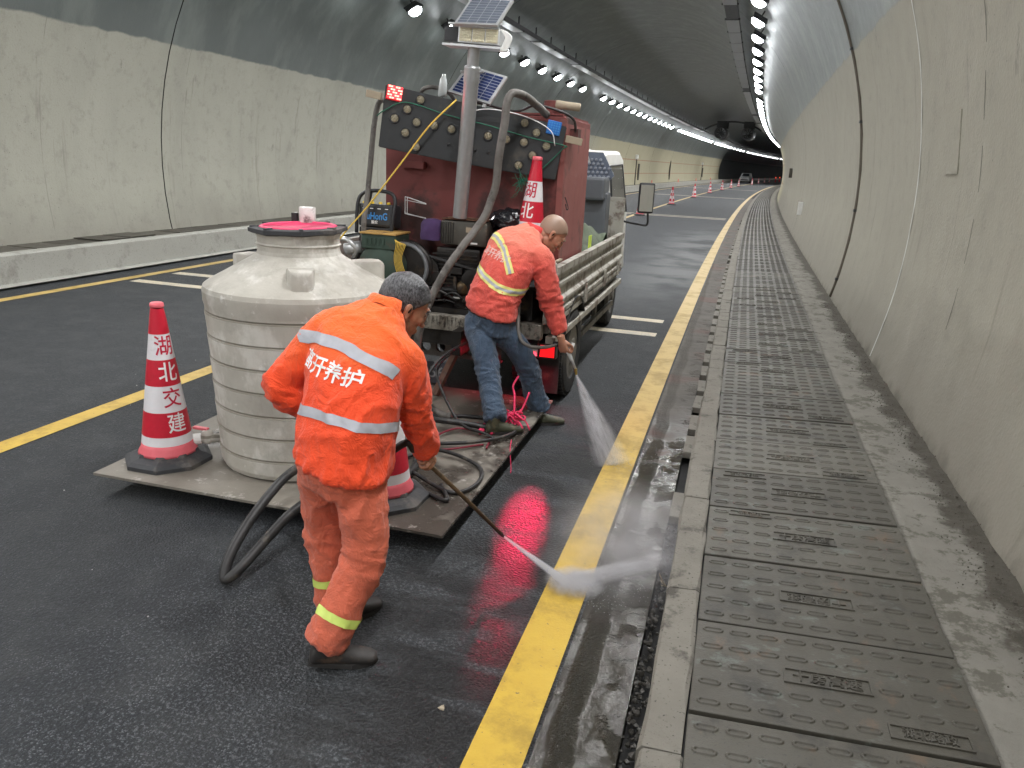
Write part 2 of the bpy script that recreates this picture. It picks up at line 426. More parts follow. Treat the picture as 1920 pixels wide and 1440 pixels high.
# ------------------------------------------------------------------ right kerb, cover plates, ledge
walk = thing('right_sidewalk', None, None, kind='structure')
y = 1.05
while y < 60:
    L = 1.0; b = BM()
    n = 6 if y < 14 else 2
    prof = [(-.095, -.08), (-.095, .150), (-.083, .168), (.030, .172), (.040, .165), (.040, -.05)]
    rings = []
    for i in range(n + 1):
        yy = y + .004 + (L - .008) * i / n
        rings.append([b.verts.new(W(px + (rnd.uniform(-.006, .006) if 0 < j < 5 else 0), yy, pz + (rnd.uniform(-.004, .003) if j > 0 else 0))) for j, (px, pz) in enumerate(prof)])
    for A, B in zip(rings, rings[1:]):
        for k in range(len(prof) - 1): b.faces.new((A[k], A[k + 1], B[k + 1], B[k]))
    b.faces.new(rings[0][::-1]); b.faces.new(rings[-1])
    obj('kerb_stone', b, M_KERB, walk); y += L
bm = BM(); strip(bm, [(-.095, -.08), (-.095, .16), (-.08, .17), (.04, .17), (.04, 0)], yrange(60, Y1, 4)); obj('far_kerb', bm, M_KERB, walk)
bm = BM(); strip(bm, [(.03, .12), (.04, .10), (.96, .14), (.99, .14)], YS); obj('duct_floor', bm, M_DARK, walk)
PW, PL = .92, .548
def ring_ridge(b, cx, cy, a, c, h=.0048, wd=.0065):
    """raised outline of a small stadium"""
    k = 6; pts = []
    for s in (1, -1):
        for i in range(k):
            t = -PI / 2 + PI * i / (k - 1) + (0 if s > 0 else PI)
            pts.append((s * (a - c) + c * math.cos(t), c * math.sin(t), math.cos(t), math.sin(t)))
    rows = []
    for off, z in ((wd, 0), (wd * .35, h), (-wd * .35, h), (-wd, 0)):
        rows.append([b.verts.new((cx + p[0] + p[2] * off, cy + p[1] + p[3] * off, z)) for p in pts])
    m = len(pts)
    for A, B in zip(rows, rows[1:]):
        for i in range(m): b.faces.new((A[i], A[(i + 1) % m], B[(i + 1) % m], B[i]))
def frame_ridge(b, x0, x1, y0, y1, w=.007, h=.006):
    for lo, hi in (((x0, y0), (x1, y0 + w)), ((x0, y1 - w), (x1, y1)), ((x0, y0 + w), (x0 + w, y1 - w)), ((x1 - w, y0 + w), (x1, y1 - w))):
        add_box(b, (*lo, -.001), (*hi, h))
def plate_mesh(kind):
    b = BM(); add_box(b, (0, 0, -.035), (PW, PL, 0), bev=.004 if kind < 3 else 0)
    if kind == 3: pass
    nx, ny = 9, 5
    boxes = [(.31, .60, PL / 2 - .04, PL / 2 + .045)]
    if kind == 0: boxes.append((.62, .86, .035, .105))
    if kind == 1: boxes += [(.10, .31, PL - .085, PL - .03)]
    if kind == 2: boxes += []
    for i in range(nx):
        for j in range(ny):
            cx = .06 + i * (PW - .12) / (nx - 1); cy = .055 + j * (PL - .11) / (ny - 1)
            if any(x0 - .035 < cx < x1 + .035 and y0 - .018 < cy < y1 + .018 for x0, x1, y0, y1 in boxes): continue
            if kind < 3: ring_ridge(b, cx, cy, .034, .012)
            else: add_box(b, (cx - .03, cy - .012, -.001), (cx + .03, cy + .012, .005))
    if kind < 3:
        for k, (x0, x1, y0, y1) in enumerate(boxes):
            frame_ridge(b, x0, x1, y0, y1)
            t = text_mesh('十房高速' if k == 0 else '湖北路政', (y1 - y0) * .72, .0004)
            ex = bmesh.ops.extrude_face_region(t, geom=list(t.faces))
            for v in [g for g in ex['geom'] if isinstance(g, bmesh.types.BMVert)]: v.co.z += .0055
            for v in t.verts: v.co = Vector(((x0 + x1) / 2 + v.co.x * (.95 if k == 0 else .80), (y0 + y1) / 2 + v.co.y, v.co.z - .0005))
            tm = bpy.data.meshes.new('t'); t.to_mesh(tm); t.free(); b.from_mesh(tm); bpy.data.meshes.remove(tm)
    me = bpy.data.meshes.new('cover_plate'); b.to_mesh(me); b.free(); me.materials.append(M_PLATE); return me
PM = [plate_mesh(k) for k in range(4)]
y = 1.695 - .565; i = 0
tilt = math.atan(.045 / .92)
while y < 118:
    me = PM[(0, 1, 0, 2, 1, 0)[i % 6]] if y < 12 else PM[3]
    o = bpy.data.objects.new('cover_plate', me); COL.objects.link(o); o.parent = walk
    flip = y < 12 and i % 2 == 1
    r = Matrix.Rotation(heading(y) + rnd.uniform(-.006, .006), 4, 'Z') @ Matrix.Rotation(-tilt + rnd.uniform(-.003, .003), 4, 'Y') @ Matrix.Rotation(rnd.uniform(-.004, .004), 4, 'X')
    if 13.2 < y < 13.8: r = r @ Matrix.Rotation(.05, 4, 'X')
    M = Matrix.Translation(W(.045, y + .006 + .0 * i, .176 + rnd.uniform(-.002, .003))) @ r
    if flip: M = M @ Matrix.Translation(Vector((PW, PL, 0))) @ Matrix.Rotation(PI, 4, 'Z')
    o.matrix_world = M; y += .565; i += 1
bm = BM(); strip(bm, [(.045, .17), (.965, .215)], yrange(118, Y1, 4)); obj('far_covers', bm, M_PLATE, walk)
# uneven concrete ledge between the covers and the wall
bm = BM(); ys = yrange(Y0, 1, 1) + yrange(1, 14, .06)[1:] + yrange(14, Y1, 1.0)[1:]
rings = []
for yy in ys:
    row = []
    for j in range(13):
        x = .972 + (1.47 - .972) * j / 12
        nz = noise.noise(Vector((x * 9, yy * 6, 0))) * .010 + noise.noise(Vector((x * 30, yy * 25, 3))) * .004
        zz = .212 + nz * (0.3 if j == 0 else 1) + max(0, j - 8) * .004
        x += (noise.noise(Vector((yy * 7, 1, 0))) * .008 if j < 2 else 0)
        row.append(bm.verts.new(W(x, yy, zz)))
    row.insert(0, bm.verts.new(W(.974, yy, .10)))
    rings.append(row)
for A, B in zip(rings, rings[1:]):
    for k in range(len(A) - 1): bm.faces.new((A[k], A[k + 1], B[k + 1], B[k]))
nlx = NT('ledge_dirty_concrete'); u_ = nlx.attr('across')
cc = nlx.mix(nlx.noise(3, 7, .7), (.13, .125, .108, 1), (.27, .26, .23, 1))
cc = nlx.mix(nlx.mul(nlx.ss(nlx.noise(7, 7, .72), .50, .60), .8), cc, (.085, .08, .062, 1))
dk = nlx.ss(nlx.ma('ADD', u_, nlx.ma('MULTIPLY_ADD', nlx.noise(3.2, 7, .7), 1.1, -.55)), .38, .56)
cc = nlx.mix(nlx.mul(dk, .9), cc, nlx.mix(nlx.noise(25, 5, .7), (.028, .025, .019, 1), (.085, .076, .058, 1)))
nlx.bump(nlx.ma('ADD', nlx.noise(22, 7, .75), nlx.mul(nlx.noise(140, 3), .5)), .9, .015)
M_LEDGE = nlx.done(cc, .92)
o = obj('wall_ledge', bm, M_LEDGE, kind='structure', smooth=True)
at = o.data.attributes.new('across', 'FLOAT', 'POINT')
for i_, v_ in enumerate(o.data.vertices): at.data[i_].value = max(0, (i_ % 14) - 1) / 12
# gravel and dirt along the foot of the wall
b = BM()
for i in range(2600):
    yy = 1.2 + 10 * rnd.random() ** 1.4; x = min(1.40, 1.30 + rnd.gauss(0, .065)); s = rnd.uniform(.0015, .0045) * (1.0 if rnd.random() < .97 else 1.9)
    M = Matrix.Translation(W(x, yy, .226 + s * .2 + noise.noise(Vector((x * 9, yy * 6, 0))) * .010))
    r = bmesh.ops.create_icosphere(b, subdivisions=1, radius=s, matrix=M)
    for v in r['verts']: v.co += Vector((rnd.uniform(-1, 1), rnd.uniform(-1, 1), rnd.uniform(-1, 1))) * s * .35
obj('loose_grit', b, mat('grit', (.10, .09, .075), .9), kind='stuff')

# ------------------------------------------------------------------ left kerb and walkway
lwalk = thing('left_sidewalk', None, None, kind='structure')
bm = BM(); strip(bm, [(-8.9, -.01), (-8.80, .035), (-8.93, .05), (-8.97, .40), (-9.0, .42), (-9.18, .42)][::-1], YS)
obj('left_kerb', bm, M_KERBL, lwalk)
bm = BM(); strip(bm, [(-9.84, .41), (-9.18, .41)], YS); obj('walkway_surface', bm, M_PLATE, lwalk)
y = 1.0
while y < 60:
    b = BM(); add_box(b, (0, 0, 0), (.63, .56, .012)); o = obj('cover_plate', b, M_PLATE, lwalk); o.location = W(-9.82, y, .412 + (.014 if 9.6 < y < 10.4 else 0)); o.rotation_euler = (rnd.uniform(-.008, .008), rnd.uniform(-.012, .012), heading(y)); y += .575

# ------------------------------------------------------------------ lining in cast rings of twelve metres
CX, CZ, CR = -4.15, 1.5, 5.68
A0 = -math.asin(1.38 / CR)
def lining_prof(n=44, r=CR):
    a = A0; b = PI - A0
    return [(CX + r * math.cos(a + (b - a) * i / n), CZ + r * math.sin(a + (b - a) * i / n)) for i in range(n + 1)]
lin = thing('tunnel_lining', None, None, kind='structure')
edges = [Y0] + [11.8 + 12 * k for k in range(-3, 23) if 11.8 + 12 * k > Y0 + 1] + [Y1]
for a, b_ in zip(edges, edges[1:]):
    bm = BM(); P = lining_prof()
    strip(bm, P, [a + .012] + yrange(a + .03, b_ - .03, 3.0) + [b_ - .012])
    # turned-back lips give the joint its depth
    for yy in (a + .012, b_ - .012):
        A = [bm.verts.new(W(x, yy, z)) for x, z in P]; B = [bm.verts.new(W(CX + (x - CX) * 1.01, yy, CZ + (z - CZ) * 1.01)) for x, z in P]
        for k in range(len(P) - 1): bm.faces.new((A[k], B[k], B[k + 1], A[k + 1]))
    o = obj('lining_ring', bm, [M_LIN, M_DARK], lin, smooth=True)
    for f_ in list(o.data.polygons)[-2 * (len(P) - 1):]: f_.material_index = 1
    o.data.set_sharp_from_angle(angle=math.radians(40))
bm = BM(); strip(bm, lining_prof(40, CR * 1.011), YS); obj('joint_backing', bm, M_DARK, lin)
# added dark caps closing both ends of the built stretch
for yy in (Y0, Y1):
    bm = BM(); bm.faces.new([bm.verts.new(W(x, yy, z)) for x, z in lining_prof(24, CR * 1.02)]); obj('end_closure', bm, mat('dark_end_cap', (.05, .052, .05), .9), lin)

# things on the walls
def wallpt(side, z, inset=0.0):
    r = CR - inset; c = math.sqrt(max(0, r * r - (z - CZ) ** 2)); return CX + side * c
b = BM(); pts = [W(wallpt(1, z, .012) , 11.75, z) for z in np.linspace(.24, 6.2, 40)]
add_tube(b, pts, .022, 8)
cond = obj('wall_conduit', b, M_PIPE, smooth=True); tag(cond, 'brown pipe rising up the right wall in a joint', 'pipe')
for z in (.5, 1.45, 2.6, 3.5, 4.6):
    b = BM(); x = wallpt(1, z, .02); add_box(b, (-.02, -.035, -.018), (.02, .035, .018)); o = obj('pipe_clip', b, M_DKMETAL, cond); o.location = W(x, 11.75, z)
b = BM(); 
zs = np.linspace(.24, 5.6, 60); wob = [noise.noise(Vector((z * 1.3, 5, 0))) * .05 for z in zs]
wd = [.016 + .008 * (noise.noise(Vector((z * 3, 9, 0)))) for z in zs]
A = [b.verts.new(W(wallpt(1, z, .006), 7.93 + w_ - q, z)) for z, w_, q in zip(zs, wob, wd)]; B = [b.verts.new(W(wallpt(1, z, .006), 7.93 + w_ + q, z)) for z, w_, q in zip(zs, wob, wd)]
for k in range(len(A) - 1): b.faces.new((A[k], A[k + 1], B[k + 1], B[k]))
tag(obj('crack_sealant', b, mat('white_sealant', (.62, .63, .60), .7)), 'irregular white sealant stripe down the near right wall', 'sealant stripe')
# fine cracks
for (side, y_, z0, z1, am, nm) in ((1, 5.95, .9, 3.6, .10, 'thin dark crack nearest the camera on right wall'), (1, 17.6, .3, 4.0, .16, 'thin dark crack beyond the brown pipe on right wall'), (1, 25.0, .3, 4.5, .1, 'faint crack far along the right wall')):
    b = BM(); zs = np.linspace(z0, z1, 50)
    A = [(W(wallpt(side, z, .004), y_ + noise.noise(Vector((z * 1.1, y_, 0))) * am, z)) for z in zs]
    vs = [(b.verts.new(p + Vector((0, -.0035 - .002 * rnd.random(), 0))), b.verts.new(p + Vector((0, .0035, 0)))) for p in A]
    for p, q in zip(vs, vs[1:]): b.faces.new((p[0], q[0], q[1], p[1]))
    tag(obj('wall_crack', b, M_DARK), nm, 'crack')
# square patch of filler on the near right wall
b = BM(); 
ys = (6.55, 6.95); zs = (1.95, 2.02, 2.2, 2.4)
g = [[b.verts.new(W(wallpt(1, z, .010), y_, z)) for y_ in ys] for z in zs]
for p, q in zip(g, g[1:]): b.faces.new((p[0], q[0], q[1], p[1]))
r = bmesh.ops.extrude_face_region(b, geom=list(b.faces))
for v in [q for q in r['geom'] if isinstance(q, bmesh.types.BMVert)]: v.co.x += .02
tag(obj('wall_patch', b, M_LIN), 'square filled patch proud of the near right wall', 'patch')

# wall cabinets, marker posts and small signs down the tunnel
M_CAB = mat('dark_cabinet', (.05, .045, .035), .6); M_WPLATE = mat('white_plate', (.7, .7, .68), .5)
for k, (side, y_, z_, wy, hz, mm, lab) in enumerate((
        (-1, 66, 1.4, .35, 1.3, M_CAB, 'narrow dark cabinet on yellowish left wall nearer the camera'), (-1, 84, 1.6, .3, 1.9, M_CAB, 'tall dark cabinet on left wall beside a ring joint'),
        (-1, 112, 1.4, .35, 1.2, M_CAB, 'small dark cabinet far down the left wall'), (1, 33, 1.9, .25, .35, M_CAB, 'small brown box high on the right wall in the distance'),
        (1, 22.6, 1.0, .08, .34, M_WPLATE, 'small white plate low on the right wall'))):
    b = BM(); add_box(b, (-.06, -wy / 2, -hz / 2), (.06, wy / 2, hz / 2), bev=.01)
    o = obj('wall_cabinet' if k < 4 else 'wall_plate', b, mm); o.location = W(wallpt(side, z_, .06), y_, z_); o.rotation_euler.z = heading(y_); tag(o, lab, 'cabinet' if k < 4 else 'plate')
for y_, lab in ((63.5, 'slim dark post with pale head by left wall, nearest of two'), (109.5, 'slim dark post with pale head far down the left walkway')):
    t = thing('marker_post', lab, 'post', W(-9.55, y_, .42), (0, 0, heading(y_)))
    b = BM(); add_cyl(b, (0, 0, 0), (0, 0, 2.0), .045, 8); obj('post', b, M_CAB, t); b = BM(); add_box(b, (-.12, -.04, 1.95), (.12, .04, 2.3), bev=.02); obj('post_head', b, M_WPLATE, t)
# delineators on the left kerb
M_DELW = mat('delineator_pink', (.75, .30, .24), .4); rr = None
for i, y_ in enumerate((46, 56, 69, 86, 101, 116)):
    b = BM(); add_lathe(b, [(.13, 0), (.13, .04), (.07, .05), (.045, .33), (.0001, .34)], 8)
    o = obj('kerb_delineator', b, M_DELW); o.location = W(-9.06, y_, .42)
    tag(o, f"{['first', 'second', 'third', 'fourth', 'fifth', 'sixth'][i]} small pinkish delineator along the left kerb counting from the truck", 'delineator', 'delineators along the left kerb')

# cable trays
for side, lab in ((-1, 'long steel cable tray hung above the left row of lamps'), (1, 'long steel cable tray hung above the right row of lamps')):
    t = thing('cable_tray', lab, 'cable tray'); cx = CX + side * 3.25
    bm = BM(); strip(bm, [(cx - .16, 5.86), (cx - .15, 5.74), (cx + .15, 5.74), (cx + .16, 5.86)], YS); strip(bm, [(cx + .15, 5.72), (cx - .15, 5.72)], YS); obj('tray', bm, M_DKMETAL, t)
    y = 2.0; i = 0
    while y < 90:
        L = 1.9
        if rnd.random() > .2:
            b = BM(); add_box(b, (-.165, -L / 2, 0), (.165, L / 2, .012), bev=0); o = obj('tray_cover', b, M_GALV, t); o.location = W(cx, y, 5.70); o.rotation_euler = (0, 0, heading(y))
        b = BM(); add_box(b, (-.2, -.025, -.02), (.2, .025, .02)); add_box(b, (-.02, -.02, 0), (.02, .02, .55)); o = obj('tray_bracket', b, M_DKMETAL, t); o.location = W(cx, y + 1.0, 5.73); o.rotation_euler.z = heading(y)
        y += 2.0

# ------------------------------------------------------------------ lamps
def m_lens(st):
    return emis('lamp_glow', (.93, .97, 1.0), st)
M_LENS = m_lens(28.0); M_LENS2 = m_lens(14.0)
bh = BM(); add_box(bh, (-.16, -.19, .03), (.16, .19, .10), bev=.02)
for k in range(-4, 5): add_box(bh, (-.17, k * .055 - .006, .10), (.17, k * .055 + .006, .14))
HOUS = bpy.data.meshes.new('lamp_housing'); bh.to_mesh(HOUS); bh.free(); HOUS.materials.append(M_DKMETAL)
bh = BM(); add_lathe(bh, [(.04, -.085), (.09, -.074), (.135, -.042), (.160, .0), (.165, .028)], 20); LENS = bpy.data.meshes.new('lamp_lens'); bh.to_mesh(LENS); bh.free(); LENS.materials.append(M_LENS)
LENSB = LENS.copy(); LENSB.materials.clear(); LENSB.materials.append(M_LENS2)
bh = BM(); add_box(bh, (-.015, -.02, .13), (.015, .02, .55)); BRK = bpy.data.meshes.new('lamp_bracket'); bh.to_mesh(BRK); bh.free(); BRK.materials.append(M_DKMETAL)
LD = bpy.data.lights.new('lamp_light', 'AREA'); LD.shape = 'DISK'; LD.size = .26; LD.energy = LAMP_W; LD.color = (1.0, .985, .97); LD.spread = math.radians(165)
LD2 = LD.copy(); LD2.energy = LAMP_W * .10
ORD = ['nearest', 'second', 'third', 'fourth', 'fifth', 'sixth', 'seventh', 'eighth', 'ninth', 'tenth']
def ordinal(k):
    low = ['zeroth', 'first', 'second', 'third', 'fourth', 'fifth', 'sixth', 'seventh', 'eighth', 'ninth', 'tenth', 'eleventh', 'twelfth', 'thirteenth', 'fourteenth', 'fifteenth', 'sixteenth', 'seventeenth', 'eighteenth', 'nineteenth']
    if k < 20: return low[k]
    t = {2: 'twent', 3: 'thirt', 4: 'fort', 5: 'fift', 6: 'sixt', 7: 'sevent', 8: 'eight', 9: 'ninet'}[k // 10]
    return t + 'ieth' if k % 10 == 0 else t + 'y-' + low[k % 10]
def lamp(side, y, k, far):
    sd = 'left' if side < 0 else 'right'
    if y < 14: lab = f'floodlight of the {sd} row overhead, behind or just above the frame'
    else: lab = f'{ordinal(k)} glowing floodlight in the {sd} row, counting from the camera'
    x = CX + side * 3.95; a = side * .50
    t = thing("tunnel_lamp", lab, "lamp", W(x, y, 5.2), (0, a, heading(y)), "floodlights of the %s row" % sd)
    for nm, me in (('housing', HOUS), ('lens', LENSB if far else LENS), ('bracket', BRK)):
        o = bpy.data.objects.new(nm, me); COL.objects.link(o); o.parent = t
    l = bpy.data.objects.new('lamp_light', LD2 if far else LD); COL.objects.link(l); l.parent = t; l.location = (0, 0, -.092)
for side in (-1, 1):
    y = (18.75 if side < 0 else 17.9) - 2.37 * 17; k = 0; n_ = 0
    while y < 262:
        far = y > 128
        if y > 14: k += 1
        lamp(side, y, k, far); n_ += 1
        y += 2.37 if y < 128 else 4.6
        if y > 30 and n_ % 13 == 0: y += 2.6
# jet fans
fans = []
for i, x in enumerate((-1.35, 1.35)):
    t = thing('jet_fan', 'dark round jet fan under the crown, %s of the pair' % ('left' if i == 0 else 'right'), 'fan', W(-3.95 + x, 88, 5.55), (0, 0, heading(88)), 'jet fans under the crown')
    b = BM(); add_lathe(b, [(.50, -1.8), (.62, -1.9), (.62, 1.9), (.50, 1.8), (.48, 1.7), (.48, -1.7), (.50, -1.8)], 24, Matrix.Rotation(-PI / 2, 4, 'X'), cap=False); obj('casing', b, M_DKMETAL, t, smooth=True)
    b = BM(); add_cyl(b, (0, -1.2, 0), (0, .2, 0), .16, 16); obj('hub', b, M_DKMETAL, t)
    for k in range(9):
        b = BM(); add_box(b, (-.05, -.01, .15), (.05, .01, .47), Matrix.Rotation(2 * PI * k / 9, 4, 'Y') @ Matrix.Rotation(.6, 4, 'Z')); o = obj('blade', b, M_DKMETAL, t); o.location = (0, -1.1, 0)
    b = BM(); 
    for yy in (-1.2, 1.2): add_box(b, (-.5, yy - .03, .55), (.5, yy + .03, 1.2))
    obj('hanger', b, M_DKMETAL, t)
b = BM(); P = [(CX + 5.3 * math.cos(a), 1.5 + 5.2 * math.sin(a)) for a in np.linspace(1.0, PI - 1.0, 20)]
add_tube(b, [W(x, 87, z) for x, z in P], .09, 8); tag(obj('fan_beam', b, M_DKMETAL, smooth=True), 'dark arched beam over the two jet fans', 'beam')
# ------------------------------------------------------------------ object materials
M_CREAM = mat('chipped_cream_paint', (.40, .385, .34), .6, 0, .25, 9, (.11, .075, .055), 7, .50, .2)
M_CABW = mat('cab_white_paint', (.68, .68, .65), .35, 0, .08, 3, (.30, .26, .21), 3, .10)
M_RED = mat('oxide_red_steel', (.19, .046, .042), .62, .1, .3, 4, (.030, .020, .018), 2.2, .46, .15, 30)
M_OILY = mat('oily_black_steel', (.030, .028, .027), .42, .5, .5, 18, (.10, .07, .045), 8, .25, .3, 40)
M_DECK = mat('greasy_deck_steel', (.085, .075, .062), .5, .5, .4, 10, (.22, .20, .17), 5, .25, .3, 40)
M_RUBBER = mat('tyre_rubber', (.022, .022, .023), .75, 0, .4, 14, (.08, .072, .06), 6, .25)
M_RIM = mat('dirty_wheel_rim', (.26, .25, .23), .55, .4, .3, 14, (.05, .04, .035), 8, .45)
M_BOARD = mat('board_black_paint', (.028, .031, .034), .5, 0, .3, 5, (.07, .065, .055), 4, .2)
M_PCB = mat('black_plastic', (.022, .023, .026), .42, 0, .3, 20)
M_BLACKHOSE = mat('black_hose_rubber', (.020, .020, .021), .48, 0, .3, 20, (.10, .09, .075), 9, .25)
M_GREYHOSE = mat('worn_grey_hose', (.14, .13, .12), .65, 0, .35, 25, (.05, .045, .04), 12, .4)
M_WOOD = mat('raw_block', (.36, .30, .22), .8, 0, .25, 12)
M_YROPE = mat('yellow_rope', (.70, .48, .08), .8, 0, .2, 80)
M_GROPE = mat('green_twine', (.02, .13, .08), .8, 0, .2, 80)
M_PINK = mat('pink_rope', (.80, .04, .13), .7, 0, .2, 60)  # red lamp light on rope and rag is put into this colour
M_GREEN = mat('old_green_paint', (.035, .062, .046), .6, .1, .35, 7, (.07, .05, .035), 5, .45)
M_ORANGEY = mat('faded_yellow_paint', (.50, .30, .09), .6, 0, .2, 9, (.12, .07, .04), 8, .35)
M_PURPLE = mat('purple_cloth', (.06, .03, .10), .9, 0, .3, 18)
M_TARP = mat('olive_tarp', (.10, .125, .085), .85, 0, .25, 6, (.055, .06, .045), 5, .3)
M_WHITEP = mat('white_plastic', (.72, .72, .70), .4, 0, .08, 9)
M_CLEARP = mat('pale_bottle', (.60, .64, .64), .3, 0, .15, 20)
M_LENSY = mat('led_lens_beige', (.30, .27, .19), .25, 0, .3, 60)
M_CONER = mat('cone_red_sheeting', (.55, .012, .035), .38, 0, .18, 40, (.22, .05, .05), 6, .15)
M_CONEW = mat('cone_white_sheeting', (.74, .73, .76), .38, 0, .08, 40, (.35, .32, .32), 5, .18)
M_CONEP = mat('cone_body_pink', (.72, .13, .16), .5, 0, .12, 20)
M_CONEB = mat('cone_rubber_base', (.035, .037, .042), .7, 0, .3, 14, (.12, .11, .10), 6, .3)
M_YREF = mat('yellow_reflector', (.85, .62, .04), .35, 0, .1, 30)
M_GLASS = mat('dark_glass', (.03, .035, .04), .08, 0, .2, 5)
M_MIRROR = NT('mirror_glass').done((.8, .82, .84, 1), .03, 1.0)
M_CELL = mat('solar_cell_blue', (.035, .055, .16), .22, .2, .3, 25)
M_CELLG = mat('solar_cell_grey', (.15, .17, .21), .22, .2, .2, 25)
M_ALU = mat('aluminium_frame', (.62, .63, .64), .35, .6, .1, 12)
M_TXTW = mat('white_print', (.78, .78, .78), .6, 0, .06, 30)
M_TXTB = mat('blue_print', (.05, .26, .62), .5, 0, .1, 30)
M_TXTR = mat('crimson_print', (.50, .012, .045), .4, 0, .1, 30)

def hoseobj(name, pts, r, m, label=None, cat=None, n=8, seg=10, parent=None, wig=0.0):
    P = spline(pts, n)
    if wig: P = [p + Vector(noise.noise_vector(p * 9)) * wig for p in P]
    b = BM(); add_tube(b, P, r, seg); o = obj(name, b, m, parent, smooth=True)
    if label: tag(o, label, cat)
    return o

# ------------------------------------------------------------------ traffic cones
CONE_PROF = lambda v: .1485 + (.036 - .1485) * v            # radius over height fraction (0 at skirt, 1 at tip)
def cone_letters(parent, s, a0, tilt):
    for i, ch in enumerate(s):
        t = text_mesh(ch, .112, .0010, cuts=4)
        h0 = [.655, .515, .375, .235][i]
        for v in t.verts:
            x, y = v.co.x, v.co.y; z = h0 + y; f = min(1, max(0, (z - .05) / .80)); r = CONE_PROF(f) + .0016
            a = a0 + tilt * i + x / r
            v.co = Vector((r * math.cos(a), r * math.sin(a), z + .0))
        obj('lettering', t, M_TXTW if i % 2 else M_TXTR, parent)
def make_cone(label, loc, a0, tilt=0.0, letters=True, lean=(0, 0), group='traffic cones', damaged=False):
    t = thing('traffic_cone', label, 'traffic cone', loc, (lean[0], lean[1], 0), group)
    b = BM(); R = .245; t.scale = (1.0, 1.0, 1.05)
    ring = lambda r, z: [b.verts.new((r * math.cos(PI / 8 + k * PI / 4), r * math.sin(PI / 8 + k * PI / 4), z)) for k in range(8)]
    rs = [ring(R, 0), ring(R, .022), ring(R * .90, .038), ring(.175, .052), ring(.165, .068)]
    for A, B in zip(rs, rs[1:]):
        for k in range(8): b.faces.new((A[k], A[(k + 1) % 8], B[(k + 1) % 8], B[k]))
    b.faces.new(rs[0][::-1]); b.faces.new(rs[-1]); obj('base', b, M_CONEB, t)
    for k in range(4):
        b = BM(); M = Matrix.Rotation(PI / 4 + k * PI / 2, 4, 'Z'); add_box(b, (.185, -.030, .036), (.212, .030, .047), M @ Matrix.Translation(Vector((0, 0, .008))) @ Matrix.Rotation(.22, 4, 'Y')); obj('reflector', b, M_YREF, t)
    bands = [(0.0, .10, M_CONEP), (.10, .255, M_CONEW), (.255, .43, M_CONER), (.43, .60, M_CONEW), (.60, .775, M_CONER), (.775, .905, M_CONEW), (.905, 1.0, M_CONER)]
    # bands alternate: pale skirt, white, red, white, red, white, red tip
    zs = [.06, .148, .30, .445, .585, .725, .86]
    cols = [M_CONEP, M_CONEW, M_CONER, M_CONEW, M_CONER, M_CONEW, M_CONER]
    zz = [.058, .115, .235, .375, .515, .655, .765, .86]
    zz = [.058, .118, .182, .305, .445, .585, .725, .86]
    b = BM(); add_lathe(b, [(.162, .058), (.158, .072), (CONE_PROF(.05), .095), (CONE_PROF(.08), .118)], 28); obj('skirt', b, M_CONEP, t, smooth=True)
    cuts = [(.118, .165, M_CONEW), (.165, .305, M_CONEW), (.305, .445, M_CONER), (.445, .585, M_CONEW), (.585, .725, M_CONER)]
    cuts = [(.116, .240, M_CONEW), (.240, .378, M_CONER), (.378, .512, M_CONEW), (.512, .648, M_CONER), (.648, .775, M_CONEW)]
    for i, (za, zb, mm) in enumerate([(.116, .168, M_CONEW), (.168, .302, M_CONER), (.302, .446, M_CONEW), (.446, .586, M_CONER), (.586, .722, M_CONEW), (.722, .86, M_CONER)]):
        b = BM(); off = .0 if i % 2 == 0 else .0008
        add_lathe(b, [(CONE_PROF((z - .05) / .80) + off, z) for z in np.linspace(za, zb, 4)], 28, cap=False)
        if damaged and i == 5:
            for v in b.verts:
                if v.co.z > .82: v.co += Vector(noise.noise_vector(v.co * 30)) * .012
        obj('sleeve', b, mm, t, smooth=True)
    b = BM(); add_lathe(b, [(.036, .86), (.0385, .866), (.036, .882), (.030, .886)], 20); o = obj('tip', b, M_CONEP, t, smooth=True)
    if letters: cone_letters(t, '湖北交建', a0, tilt)
    return t
PZ = .12
coneA = make_cone('red and white lettered cone standing alone at the left corner of the platform', (-3.02, 3.54, PZ), -.52, .05, damaged=True)
make_cone('lettered cone on the platform half hidden behind the worker in bright orange', (-1.64, 3.52, PZ), -2.4, 0)
make_cone('lettered cone standing high on the truck bed in front of the black arrow board', (-1.47, 5.64, 1.0), -1.85, 0, lean=(0, .05))
# far cones along the centre line
CL = make_cone('lettered cone on the road straight beyond the truck wing mirror', W(-4.05, 31.6, 0), -1.6)
cs = [(-4.0, 42.4, 'second cone past the wing mirror along the centre line'), (-3.95, 54.5, 'third cone past the wing mirror along the centre line'), (-3.95, 67, 'fourth cone past the wing mirror along the centre line'),
      (-3.9, 79, 'fifth cone past the wing mirror along the centre line'), (-3.9, 90, 'sixth cone past the wing mirror along the centre line'), (-3.9, 101, 'seventh cone past the wing mirror along the centre line'),
      (-3.8, 122, 'first of the tight bunch of tiny cones right of the distant car'), (-3.8, 134, 'second of the tight bunch of tiny cones right of the distant car'), (-3.8, 146, 'third of the tight bunch of tiny cones right of the distant car'), (-3.8, 156, 'fourth of the tight bunch of tiny cones right of the distant car')]
for x, y, lab in cs:
    c = copy_tree(CL, None, lab); c.location = W(x, y, 0); c.rotation_euler = (0, 0, rnd.uniform(-.5, .5))
M_TINYRED = emis('tiny_red_warning_light', (1.0, .10, .05), 3.0)
